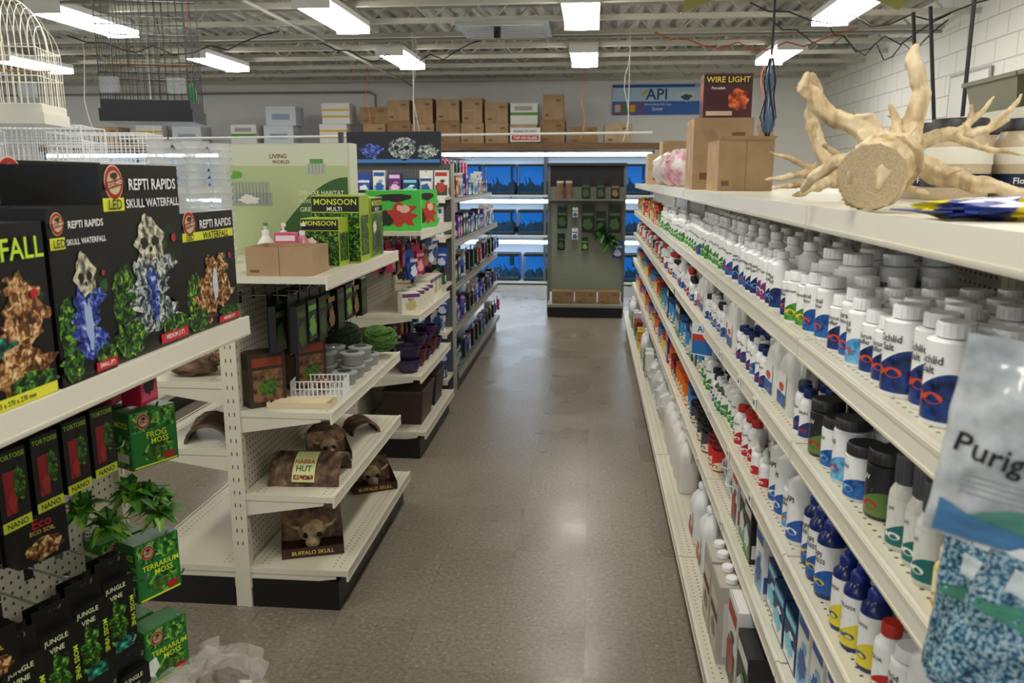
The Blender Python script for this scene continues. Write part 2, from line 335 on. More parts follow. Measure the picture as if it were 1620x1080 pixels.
# ---------------------------------------------------------------- bottles
def bottle(key, r, h, body, cap, labc, wavec, txts, capr=.55, caph=.13, name='medicine_bottle', label='', wave=.38, wide=False, txc=None, extra=None, lz=(.06, .66), domed=False, txz=.80, n=24, tsz=1.35):
    txc = txc or TXK
    cr = r*capr; zc = h*(1-caph); zs = zc-(.03*h if wide else .14*h)
    b = MB(); b.lathe([(0, 0), (r*.92, 0), (r, .004), (r, zs), (r*.96, zs+(zc-zs)*.35), (cr*1.05 if not wide else cr, zc-(zc-zs)*.25), (cr*.92, zc-.001), (0, zc)], body, n)
    c = MB()
    if domed: c.lathe([(cr, zc), (cr, zc+(h-zc)*.35), (cr*.75, zc+(h-zc)*.55), (cr*.45, zc+(h-zc)*.65), (cr*.35, h-.002), (0, h)], cap, n)
    else: c.lathe([(cr*.9, zc), (cr, zc+.0015), (cr, h-.003), (cr*.94, h), (0, h)], cap, n)
    if not domed:
        for i in range(20):
            a = 2*pi*i/20; c.tube([(cr*cos(a), cr*sin(a), zc+.002), (cr*cos(a), cr*sin(a), h-.004)], .0007, cap, 4, False)
    l = MB(); z0 = h*lz[0]; z1 = zs*.97; l.lathe([(r+.0003, z0), (r+.0003, z1)], labc, 48)
    H = z1-z0; l.mp = cyl(r)
    if wavec:
        N = 30; vs = []; fs = []
        for i in range(N+1):
            u = (-2.1+4.2*i/N); vs += [l.mp(u*r, z0, 1.2), l.mp(u*r, z0+H*(wave+.14*sin(u*1.6)), 1.2)]
        l.add(vs, [(2*i, 2*i+2, 2*i+3, 2*i+1) for i in range(N)], wavec, True)
        fx, fz = r*.3, z0+H*wave*.6; s_ = min(r*.42, H*.17)
        l.pts([(fx+s_*cos(2*pi*i/12), fz+s_*.55*sin(2*pi*i/12)) for i in range(12)], extra or WHT, 2.2); l.pts([(fx-s_*.8, fz), (fx-s_*1.5, fz+s_*.5), (fx-s_*1.5, fz-s_*.5)], extra or WHT, 2.2)
    for i, t in enumerate(txts): l.text(t, 0, z0+H*(txz-i*.13), r*tsz, txc, 3, maxh=H*.11)
    for i in range(4): l.rect(r*1.9, z0+H*(.3+.1*i), r*2.6, z0+H*(.33+.1*i), M('7a7f88', .5), 1.6)
    for i in range(3): l.rect(-r*.4, z0+H*(.50+.035*i), r*.4, z0+H*(.512+.035*i), M('9a9fa8', .5), 1.6)
    template(key, name, label, 'jar' if name == 'jar' else ('canister' if name == 'food_canister' else 'bottle'), b, [('cap', c), ('paper_label', l)], 2*r, 2*r, h)
GR = NM('label_green', [(.35, '0e5c2a'), (.65, '59a83a')], 60, .35); BL = NM('label_blue', [(.35, '0b2a6a'), (.65, '2a6fc0')], 60, .35)
PU = NM('label_purple', [(.35, '4a1550'), (.65, '9a3a8a')], 60, .35); DB = NM('label_navy', [(.35, '08112e'), (.65, '1d3f8a')], 60, .35)
OR = M('d2491c', .4); RD = M('b3202a', .4); TL = M('1d8a8c', .4); YE = M('e3c22a', .4); PK = M('cf4a7a', .4); CY = NM('label_cyan', [(.35, '1f6fb0'), (.65, '7ac4e8')], 60, .35)
LBW = M('eeefef', .4); SBN = 'supplement_bottle'
bottle('flourish', .028, .150, WPL, WPL, LBW, GR, ['Flourish'], label='white plant supplement bottle with green label', name=SBN)
bottle('flourishL', .034, .180, WPL, WPL, LBW, GR, ['Flourish'], label='tall white plant supplement bottle with green label', name=SBN)
bottle('excel', .028, .145, WPL, WPL, LBW, GR, ['Excel'], label='white plant supplement bottle with green label', wave=.5, name=SBN)
bottle('iron', .025, .13, WPL, WPL, LBW, GR, ['Iron'], label='small white bottle with green label', name=SBN)
bottle('prime', .028, .148, WPL, WPL, LBW, BL, ['Prime'], label='white conditioner bottle with blue label', extra=RD, name=SBN)
bottle('stress', .030, .155, WPL, WPL, LBW, DB, ['Stress', 'Guard'], label='white conditioner bottle with navy label', extra=CY, name=SBN, capr=.5)
bottle('replenish', .029, .148, WPL, WPL, LBW, PU, ['Replenish'], label='white bottle with purple label', name=SBN)
bottle('equil', .034, .125, WPL, WPL, LBW, GR, ['Equilibrium'], label='wide white jar with green label', name='jar', wide=True, capr=.82, caph=.19, extra=YE)
bottle('neutral', .032, .138, WPL, WPL, LBW, BL, ['Neutral', 'Regulator'], label='wide white jar with blue fish label', name='jar', wide=True, capr=.78, caph=.18, extra=OR)
bottle('salt', .037, .148, WPL, WPL, LBW, DB, ['Cichlid', 'Salt'], label='large white salt jar with dark fish label', name='jar', wide=True, capr=.72, caph=.15, extra=OR, wave=.5)
bottle('discus', .028, .116, WPL, WPL, LBW, DB, ['Discus', 'Buffer'], label='short white jar with orange fish label', name='jar', wide=True, capr=.8, caph=.2, extra=OR, wave=.5)
bottle('bigjar', .040, .180, WPL, WPL, LBW, BL, ['Marine', 'Buffer'], label='tall wide white jar with ribbed lid', name='jar', wide=True, capr=.78, caph=.14, extra=OR, wave=.4)
bottle('acid', .030, .128, WPL, WPL, LBW, CY, ['Acid', 'Buffer'], label='white buffer jar with light blue label', name='jar', wide=True, capr=.8, caph=.17, extra=OR)
bottle('carbon', .036, .140, M('1b3f86', .3), DGR, M('e3e6ea', .4), DB, ['Matrix', 'Carbon'], label='blue and black filter media jar', name='jar', wide=True, capr=.88, caph=.13, extra=CY)
bottle('minijar', .034, .105, M('dfe2e4', .4), DGR, LBW, BL, ['mini'], label='small jar with black lid and white blue label', name='jar', wide=True, capr=.97, caph=.2, extra=CY)
bottle('minitall', .034, .128, M('dfe2e4', .4), M('3a3c40', .4), LBW, CY, ['mini'], label='taller jar with dark lid and pale blue label', name='jar', wide=True, capr=.97, caph=.16, extra=RD)
bottle('blackjar', .035, .122, M('26282c', .4), DGR, M('202226', .4), M('5a7a3a', .4), ['UV'], txc=TXW, label='black jar with black lid and green panel', name='jar', wide=True, capr=.97, caph=.2, extra=RD)
bottle('teal', .026, .155, M('d4d4cc', .25), M('4b4e50', .5), M('d8dad4', .4), M('116a66', .4), ['pH'], label='tall bottle with grey cap and teal label base', capr=.75, caph=.30, wave=.35)
bottle('tropic', .021, .115, WPL, WPL, LBW, BL, ['TROPIC'], label='small white bottle with blue label', capr=.6, caph=.17, tsz=1.4, extra=YE)
bottle('marin', .021, .115, WPL, DB, LBW, M('203a7a', .4), ['MARIN'], label='small white bottle with dark blue label and cap', capr=.7, caph=.17, extra=RD)
bottle('redmed', .019, .100, WPL, M('d8d4cf', .4), LBW, RD, ['pH'], label='small white dropper bottle with red label', capr=.6, caph=.28, domed=True, name='dropper_bottle')
bottle('bluemed', .021, .110, WPL, M('20242c', .4), LBW, M('204a9a', .4), ['API'], label='small white bottle with black cap and blue label', capr=.7, caph=.2)
bottle('greenmed', .022, .115, M('2c4a3a', .4), WPL, LBW, M('2a8a4a', .4), ['API'], label='dark green bottle with white cap', capr=.7, caph=.2)
bottle('pinkmed', .017, .090, M('c43a6a', .3), WPL, M('e8d4dc', .4), M('c03070', .4), ['PIG'], label='small pink bottle with white label and cap', capr=.7, caph=.22)
bottle('yellmed', .018, .088, M('d8c46a', .3), M('e2dccb', .4), M('ece0b8', .4), M('c89a2a', .4), [], label='small yellow bottle with pale cap', capr=.7, caph=.22)
bottle('apiblue', .030, .180, M('122a6e', .2), M('15308a', .3), LBW, M('1d5aa8', .4), ['API', 'STRESS'], label='dark blue bottle with blue cap and white label', capr=.62, caph=.2, domed=True, extra=YE)
bottle('melafix', .027, .165, M('15276a', .2), M('15308a', .3), LBW, M('e0cf3a', .4), ['MELAFIX'], label='dark blue bottle with yellow and white label', capr=.62, caph=.2, domed=True, wave=.35, extra=BL)
bottle('whiteL', .036, .19, WPL, WPL, LBW, M('2a5aa8', .4), ['API'], label='large white bottle with blue label band', capr=.5, caph=.12, wave=.3, name=SBN)
bottle('salmed', .025, .135, WPL, M('c9302a', .4), LBW, M('b3202a', .4), ['AQUA'], label='white bottle with red cap and red label', capr=.65, caph=.17)
for k, a, b_ in [('food_o', 'd8591c', 'e8772a'), ('food_r', 'a81c20', 'd8342a'), ('food_y', 'd8b02a', 'eccb3a'), ('food_b', '1c5aa0', '3a8ad0'), ('food_g', '1f7a4a', '54a83a'), ('food_k', '24242a', '4a4a52')]:
    nm = {'food_o': 'orange', 'food_r': 'red', 'food_y': 'yellow', 'food_b': 'blue', 'food_g': 'green', 'food_k': 'black'}[k]
    bottle(k, .033, .105 if k not in ('food_b', 'food_o') else .14, M(a, .35), M({'food_o': 'c84a10', 'food_r': '7a1216', 'food_y': 'c83a20', 'food_b': '14407a', 'food_g': '124a2c', 'food_k': '101012'}[k], .4), M(b_, .4), M('e9dfc0', .4), [], name='food_canister', wide=True, capr=1.02, caph=.16,
           label=nm+' fish food canister with screw lid', wave=.3, extra=M(a, .4))
def jug(key, w, d, h, mat, labm, wv, lab, capm):
    b = MB(); n = 20; rings = [(0, .93), (.006, 1), (h*.62, 1), (h*.72, .9), (h*.82, .6), (h*.88, .3), (h*.92, .26)]
    vs = []; fs = []
    for z, k in rings:
        for i in range(n):
            a = 2*pi*i/n; ca, sa = cos(a), sin(a); e = .5
            vs.append((w/2*k*math.copysign(abs(ca)**e, ca), d/2*k*math.copysign(abs(sa)**e, sa), z))
    for j in range(len(rings)-1):
        for i in range(n):
            q = (i+1) % n; fs.append((j*n+i, j*n+q, (j+1)*n+q, (j+1)*n+i))
    fs.append(tuple(range(n))[::-1]); b.add(vs, fs, mat, True)
    hd = MB(); hd.tube([(w*.12, 0, h*.88), (w*.3, 0, h*.9), (w*.46, 0, h*.82), (w*.49, 0, h*.68), (w*.44, 0, h*.58)], [.010, .011, .011, .011, .012], mat, 8)
    c = MB(); c.lathe([(w*.17, h*.91), (w*.18, h*.915), (w*.18, h*.985), (w*.16, h), (0, h)], capm, 16)
    l = MB(); l.mp = front(d)
    if labm:
        l.rect(-w*.36, h*.1, w*.36, h*.55, labm, 1); l.rect(-w*.36, h*.1, w*.36, h*.28, wv, 2); l.blob(0, h*.36, w*.2, h*.06, OR, 3, 3)
        l.mp = sideR(w); l.rect(-d*.3, h*.1, d*.3, h*.5, labm, 1)
    template(key, 'jug', lab, 'jug', b, [('handle', hd), ('cap', c)]+([('paper_label', l)] if labm else []), w, d, h)
jug('jug_a', .115, .080, .185, M('e2e2dc', .35), LBW, BL, 'white plastic jug with handle and blue label', WPL)
jug('jug_b', .14, .10, .27, M('e2e0da', .35), None, None, 'large plain white plastic jug with handle', WPL)
jug('jug_c', .14, .10, .24, M('e2e3e3', .35), LBW, M('b8302c', .4), 'white plastic jug with red striped label', WPL)
b = MB(); b.lathe([(0, 0), (.07, 0), (.078, .13), (.082, .132), (.082, .145), (.078, .147), (0, .147)], WPL, 24)
l = MB(); l.lathe([(.084, .147), (.084, .16), (.078, .163), (0, .163)], WPL, 24); hd = MB(); hd.tube([(-.084, 0, .125), (-.08, -.03, .1), (-.05, -.075, .08), (0, -.09, .07), (.05, -.075, .08), (.08, -.03, .1), (.084, 0, .125)], .003, WPL, 6)
q = MB(); q.mp = cyl(.0775); q.rect(-.02, .04, .02, .10, M('c9ced6', .4), 2); q.text('REEF', 0, .08, .035, M('3a4a6a', .5), 4, .02)
template('tub', 'bucket_tub', 'white plastic bucket with lid and bail handle', 'tub', b, [('lid', l), ('handle', hd), ('paper_label', q)], .175, .19, .165)
# ---------------------------------------------------------------- cartons
def carton(key, w, d, h, base, art, label, name='carton', cat='box', side=None, flap=True, parts=()):
    b = MB(); e = .0015
    b.box(-w/2, -d/2, 0, w/2, d/2, h, base)
    if flap:
        b.box(-w/2, d/2-.0005, h, w/2, d/2, h+.0008, base); b.mp = topm(h); b.rect(-w/2+.004, -d/2+.002, w/2-.004, -d/2+.003, TXK, 1)
    b.mp = front(d)
    if art: art(b, w, h)
    for mp, ww in ((sideL(w), d), (sideR(w), d)):
        b.mp = mp
        if side: side(b, ww, h)
    template(key, name, label, cat, b, list(parts), w, d, h)
def a_small(c1, c2, txt=None, tc=None):
    def f(b, w, h):
        b.rect(-w*.44, h*.05, w*.44, h*.45, c2, 1); b.blob(0, h*.36, w*.32, h*.2, c1, 2, seed=w*90); b.rect(-w*.44, h*.78, w*.44, h*.93, c1, 1)
        b.blob(w*.1, h*.6, w*.2, h*.06, c2, 2, seed=w*50)
    return f
def s_small(c):
    def f(b, w, h): b.rect(-w*.42, h*.1, w*.42, h*.35, c, 1)
    return f
cols = [('2a3a8a', 'e0e0e0', '7aa0d0'), ('8a1c20', 'e8d8a0', 'd0482a'), ('1c1c20', 'd8d8d8', '3a8a4a'), ('e4e4e0', '2a5aa0', '7ab0d8'), ('2f7a34', 'ecec80', '16401a'), ('c8a01c', '2a2a2a', 'e8e8e0'), ('5a2a7a', 'e0c0e0', 'c86aa0'), ('e0e0dc', 'b03a2a', '404040'), ('123a6a', '7ad0e8', 'f0f0f0'), ('d0567a', 'f0e0e4', '6a2040')]
for i, (a, b_, c_) in enumerate(cols):
    carton('sc%d' % i, .09+.01*(i % 3), .06, .13+.02*(i % 4), M(a, .4), a_small(M(b_, .4), M(c_, .4)), ['navy', 'dark red', 'black', 'white and blue', 'green', 'yellow', 'purple', 'white and red', 'deep blue', 'pink'][i]+' printed product carton', side=s_small(M(b_, .4)))
def a_tan(b, w, h):
    b.rect(-w*.5, h*.48, w*.5, h*.51, M('a58c68', .3), 1); b.rect(-w*.38, h*.14, -w*.2, h*.24, M('6d5034', .6), 1); b.rect(w*.14, h*.72, w*.36, h*.80, M('6d5034', .6), 1); b.rect(-w*.004, 0, w*.004, h*.48, M('6d5034', .6), 1)
for i, (w, h) in enumerate([(.34, .30), (.36, .34), (.40, .28), (.30, .36), (.42, .24)]):
    carton('cb%d' % i, w, .34, h, [CARD, CARD2, CARD3][i % 3], a_tan, 'closed brown corrugated cardboard shipping box', 'cardboard_box', side=lambda b, w, h: b.rect(-w*.03, 0, w*.03, h, M('b59c78', .3), 1))
carton('cbw', .40, .34, .30, M('d5d6d2', .5), lambda b, w, h: (b.rect(-w*.5, h*.42, w*.5, h*.56, M('5f8a3a', .5), 1), b.rect(-w*.35, h*.65, w*.3, h*.85, M('9a9a94', .5), 1)), 'white shipping box with green stripe', 'cardboard_box')
carton('cbl', .46, .36, .28, M('c4cbd4', .5), lambda b, w, h: b.rect(-w*.3, h*.3, w*.3, h*.6, M('8a9ab0', .5), 1), 'pale blue grey storage box', 'cardboard_box')
carton('cby', .42, .36, .3, M('d8d8d8', .5), lambda b, w, h: (b.rect(-w*.5, h*.62, w*.5, h*.72, M('d0a82a', .5), 1), b.rect(-w*.5, h*.3, w*.5, h*.4, M('d0a82a', .5), 1)), 'white box with yellow strapping', 'cardboard_box')
# ---------------------------------------------------------------- fill right shelves
def fill(keys, z, y0, y1, xf, xb, group, run=2, maxrows=9, gap=.006, rz=-1.42, det=3.2, gaprow=.005, alt=None, skip=0):
    y = y0; i = 0
    while True:
        key = keys[(i//run) % len(keys)]; i += 1; t = T[key]
        W = max(t['w'], T[alt[0]]['w'] if alt else 0)
        if y+t['w'] > y1: break
        x = xf+random.uniform(0, .018); r = 0; kk = key
        while r < maxrows:
            if r > 0 and alt: kk = alt[i % len(alt)]
            t2 = T[kk]
            if x+t2['d'] > xb: break
            if not (r == 0 and random.random() < skip):
                if t2['w'] <= W+.001:
                    rd = t2['w'] == t2['d']
                    spawn(kk, (x+t2['d']/2, y+W/2 if alt else y+t['w']/2+random.uniform(-.001, .001), z+.0006), (rz+random.uniform(-.25, .35)) if rd else -pi/2+random.uniform(-.01, .01), group, detail=(y < det and r < 2))
            x += t2['d']+gaprow; r += 1
        y += W+gap+(random.uniform(0, .010) if not alt else 0)
g = 'supplement jars and bottles on the upper shelf'
XF = .470; XB = .875
fill(['carbon'], SB, .78, .94, XF, XB, g, 2, 4)
fill(['acid', 'carbon', 'acid'], SB, .94, 1.15, XF, XB, g, 1, 4)
fill(['salt'], SB, 1.155, 1.40, XF, XB, g, 3, 4, alt=['salt', 'neutral', 'acid'])
fill(['discus', 'discus', 'acid', 'neutral'], SB, 1.40, 1.78, XF, XB, g, 1, 5, alt=['neutral', 'acid'], gap=.002)
fill(['neutral', 'equil', 'discus', 'equil'], SB, 1.78, 2.2, XF, XB, g, 2, 4, alt=['bigjar', 'neutral'], gap=-.006)
fill(['stress', 'replenish', 'stress', 'prime'], SB, 2.2, 2.95, XF, XB, g, 2, 4, alt=['equil', 'flourishL', 'neutral'], gap=.0)
fill(['prime', 'flourish', 'flourish', 'excel'], SB, 2.95, 4.3, XF, XB, g, 3, 3, alt=['flourishL', 'equil'], gap=-.003)
fill(['iron', 'flourish', 'excel'], SB, 4.3, 5.9, XF, XB, g, 3, 2, skip=.1)
g = 'fish food canisters and cartons on the upper shelf'
fill(['food_g', 'food_r', 'food_o', 'sc1', 'food_k', 'food_y', 'sc5'], SB, 6.1, 9.0, XF, XB, g, 2, 1)
g = 'medicine bottles on the second shelf'
fill(['yellmed', 'pinkmed', 'pinkmed', 'yellmed'], 1.02, .80, 1.13, XF, XB, g, 2, 5)
fill(['teal'], 1.02, 1.14, 1.37, XF, XB, g, 3, 3)
fill(['blackjar', 'minijar', 'minitall', 'minijar'], 1.02, 1.38, 1.82, XF, XB, g, 1, 4)
fill(['marin', 'bluemed'], 1.02, 1.83, 2.0, XF, XB, g, 2, 4)
fill(['jug_a'], 1.02, 2.01, 2.27, XF, XB, 'jugs on the second shelf', 1, 2)
fill(['marin', 'tropic', 'marin'], 1.02, 2.28, 2.75, XF, XB, g, 2, 4)
fill(['jug_a'], 1.02, 2.76, 3.02, XF, XB, 'jugs on the second shelf', 1, 2)
fill(['tropic', 'bluemed', 'tropic'], 1.02, 3.03, 3.5, XF, XB, g, 2, 3)
fill(['jug_a'], 1.02, 3.52, 3.78, XF, XB, 'jugs on the second shelf', 1, 1)
fill(['redmed', 'bluemed', 'salmed', 'tropic', 'prime'], 1.02, 3.8, 5.6, XF, XB, g, 3, 2)
fill(['salmed', 'food_k', 'iron', 'food_r'], 1.02, 5.65, 9.0, XF, XB, g, 2, 1, gap=.02)
g = 'treatment bottles on the third shelf'
fill(['whiteL', 'acid', 'salmed'], .75, 1.12, 1.34, XF, XB, g, 1, 3)
fill(['melafix', 'melafix', 'apiblue', 'melafix'], .75, 1.35, 1.60, XF, XB, g, 2, 3)
fill(['apiblue'], .75, 1.61, 1.82, XF, XB, g, 3, 3)
fill(['whiteL', 'acid', 'whiteL'], .75, 1.86, 2.22, XF, XB, g, 1, 2)
fill(['redmed', 'salmed', 'redmed', 'bluemed'], .75, 2.23, 2.75, XF, XB, g, 4, 4)
fill(['flourish', 'greenmed', 'bluemed'], .75, 2.76, 3.5, XF, XB, g, 3, 2)
fill(['greenmed', 'food_b', 'sc2', 'food_b'], .75, 3.5, 5.2, XF, XB, g, 2, 1)
fill(['food_b', 'food_g', 'food_r', 'food_y'], .75, 5.25, 9.0, XF, XB, g, 3, 1, gap=.02)
g = 'cartons and canisters on the fourth shelf'
fill(['sc3', 'sc8', 'sc3'], .48, 1.45, 2.3, XF, XB, g, 3, 2)
fill(['sc2', 'sc7', 'sc0'], .48, 2.32, 2.68, XF, XB, g, 2, 2)
fill(['tub'], .48, 2.70, 3.08, XF, XB, 'white tubs on the fourth shelf', 1, 1)
fill(['food_r', 'food_k', 'salmed'], .48, 3.10, 3.6, XF, XB, g, 3, 2)
fill(['food_k', 'food_b', 'food_o', 'food_o'], .48, 3.6, 4.7, XF, XB, g, 3, 1)
fill(['food_r', 'food_o', 'sc6', 'food_y', 'food_y', 'food_b'], .48, 4.7, 9.0, XF, XB, g, 2, 1, gap=.015)
g = 'jugs and bags on the bottom shelf'
def a_bottlebox(b, w, h):
    b.rect(-w*.42, h*.15, w*.42, h*.8, M('cfc9bd', .5), 1); b.rect(-w*.42, h*.5, w*.42, h*.62, M('6a3a34', .5), 2); b.blob(0, h*.33, w*.28, h*.12, M('8a7a6a', .5), 2, 4)
caps = []
for cx_ in (-.038, .038):
    for cy_ in (-.038, .038):
        c = MB(); c.lathe([(.017, .2505), (.019, .252), (.019, .266), (.016, .269), (0, .269)], WPL, 14, (cx_, cy_, 0)); caps.append(('bottle_cap', c, 'white screw cap'))
carton('bigbox', .15, .16, .25, M('b4aea2', .6), a_bottlebox, 'tall grey printed box holding capped bottles', side=lambda b, w, h: b.rect(-w*.4, h*.1, w*.4, h*.8, M('d6d2c8', .5), 1), parts=caps)
for i in range(2): spawn('bigbox', (.475, 2.38+i*.17, .1606), -pi/2, g)
spawn('sc7', (.46, 2.20, .1606), -pi/2, g, scale=1.4); spawn('sc2', (.46, 2.03, .1606), -pi/2, g, scale=1.4)
for i, y in enumerate((2.95, 3.2)): spawn('jug_c', (.47, y, .1606), -pi/2, g)
for i, y in enumerate((3.75, 3.93, 4.1, 4.28, 4.46)): spawn('jug_b', (.47, y, .1606), -pi/2, g, label='large plain white plastic jug standing on the bottom shelf')
BAGW = M('e4e6e5', .2, alpha=.8)
for i, y in enumerate((4.75, 5.0, 5.3, 5.65)):
    mb = MB(); mb.sphere((0, 0, .1), (.09, .08, .1), BAGW, 20, 14, .35, i*3.1, 3.5); mb.tube([(0, 0, .19), (.01, .01, .215), (.02, 0, .24)], [.02, .012, .03], BAGW, 8)
    thing('plastic_bag', 'crumpled white plastic bag tied at the top', 'bag', mb, [], (.49, y, .17), i, g)
fill(['sc7', 'sc4', 'jug_c', 'food_y', 'sc5', 'food_g', 'sc1'], .16, 5.9, 9.0, .40, .8, g, 2, 1, gap=.03)
mb = MB(); mb.box(-.05, -.001, -.13, .05, .001, 0, M('dfe6ee', .4)); mb.mp = front(.002); mb.rect(-.047, -.125, .047, -.07, M('2a6fb8', .4), 1); mb.rect(-.047, -.07, .047, -.045, M('c43a30', .4), 1); mb.text('API', 0, -.022, .05, M('1d4a9a', .4), 2, .025)
thing('shelf_sign', 'small blue and red card clipped to shelf edge', 'sign', mb, [], (.448, 3.3, 1.03), -pi/2+.9)
for i in range(26):
    mb = MB(); mb.box(-.018, -.0008, -.016, .018, .0008, .016, M('f0f0ea', .5)); mb.mp = front(.0016); mb.rect(-.014, -.003, .006, .003, TXK, 1); mb.rect(-.014, .006, .012, .009, TXK, 1)
    z = random.choice([1.02, .75, .48]); thing('price_tag', 'small white paper price tag in shelf rail', 'price tag', mb, [], (XR-.443-.0095, random.uniform(2.1, 7), z-.021), -pi/2, 'price tags')
# ---------------------------------------------------------------- hanging bags near
def film_bag(name, label, w, h, d, fillm, loc, rz, kind=None, grp=None, tilt=0, roll=0):
    n = 26; m = 34
    def surf(u, v):
        bulge = max(0, (1-u*u))**.6*max(0, (1-abs(v*2-.85)**3))*d/2 if v < .93 else 0
        if v > .9: bulge *= max(0, (.93-v)/.03)
        cr = noise.noise(Vector((u*2.2+w*90, v*6, 1)))+.6*abs(noise.noise(Vector((u*6, v*13, w*50))))+.3*abs(noise.noise(Vector((u*14, v*26, 4))))
        return bulge+cr*.16*d*(1 if bulge > .0005 else .35)
    mb = MB(); vs = []; fs = []
    for s_ in (-1, 1):
        for j in range(m+1):
            for i in range(n+1):
                u = i/n*2-1; v = j/m; vs.append((u*w/2*(1+.03*noise.noise(Vector((v*7, w*40, 0)))), -surf(u, v) if s_ < 0 else surf(u, v)*.8+.001, v*h))
    o = (n+1)*(m+1)
    for s_ in (0, 1):
        for j in range(m):
            for i in range(n):
                a = s_*o+j*(n+1)+i; f = (a, a+1, a+n+2, a+n+1); fs.append(f if s_ == 0 else f[::-1])
    mb.add(vs, fs, fillm, True)
    lb = MB(); lb.mp = lambda u, v, k: (u, -surf(u/(w/2), v/h)-.0008-k*E, v)
    def wrect(u0, v0, u1, v1, mat, k, top=None, N=12, R=8):
        vs = []
        for j in range(R+1):
            for i in range(N+1):
                u = u0+(u1-u0)*i/N; tt = top(i/N) if top else v1; v = v0+(tt-v0)*j/R; vs.append(lb.mp(u, v, k))
        lb.add(vs, [(j*(N+1)+i, j*(N+1)+i+1, (j+1)*(N+1)+i+1, (j+1)*(N+1)+i) for j in range(R) for i in range(N)], mat, True)
    if kind == 'p':
        wrect(-w*.44, h*.04, w*.44, h*.42, M('5a9a8c', .15), 1, lambda t: h*(.08+.16*sin(t*2.6)))
        wrect(-w*.44, h*.02, w*.44, h*.28, M('4f86b8', .15), 2.2, lambda t: h*(.20-.14*t))
        lb.text('Purigen', -w*.10, h*.47, w*.66, TXK, 5, .04, -.12)
        for i in range(4): wrect(-w*.34, h*(.36-i*.03), w*.2, h*(.365-i*.03), M('9a9fa4', .5), 1.5)
    else:
        wrect(-w*.46, h*.86, w*.46, h*.99, M('dfe2e4', .3), 1); wrect(-w*.44, h*.55, w*.44, h*.8, M('4a9078', .15), 1, lambda t: h*(.60+.16*t)); wrect(-w*.3, h*.7, w*.4, h*.8, M('cfdcdf', .15), 2.2, lambda t: h*(.82-.05*t))
    return thing(name, label, 'bag', mb, [('printed_label', lb)], loc, (tilt, roll, rz), grp)
PBAG = NM('pouch_film', [(.35, 'a3adb2'), (.6, 'd3d8da')], 30, .10, 3)
film_bag('filter_media_bag', 'white pouch of filter media hanging at the shelf end', .125, .20, .04, PBAG, (.385, .77, 1.26), -.35, 'p', tilt=.12, roll=.10)
film_bag('gravel_bag', 'clear bag of blue aquarium gravel hanging at the shelf end', .115, .19, .05, SCREEN, (.392, .77, 1.09), -.5, None, 'gravel bags', .05, .3)
film_bag('gravel_bag', 'clear bag of blue aquarium gravel hanging at the shelf end', .12, .20, .05, SCREEN, (.43, .86, 1.05), -.7, None, 'gravel bags', .1, .1)
film_bag('filter_media_bag', 'white pouch hanging low at the shelf end', .12, .15, .03, PBAG, (.365, .75, .95), -.5, None, None, 0, .2)
mb = MB(); mb.box(-.008, -.001, .9, .008, .001, 1.52, M('d8dadb', .3, alpha=.6)); thing('clip_strip', 'clear plastic clip strip holding hanging bags', 'clip strip', mb, [], (.448, .72, 0), -.5)
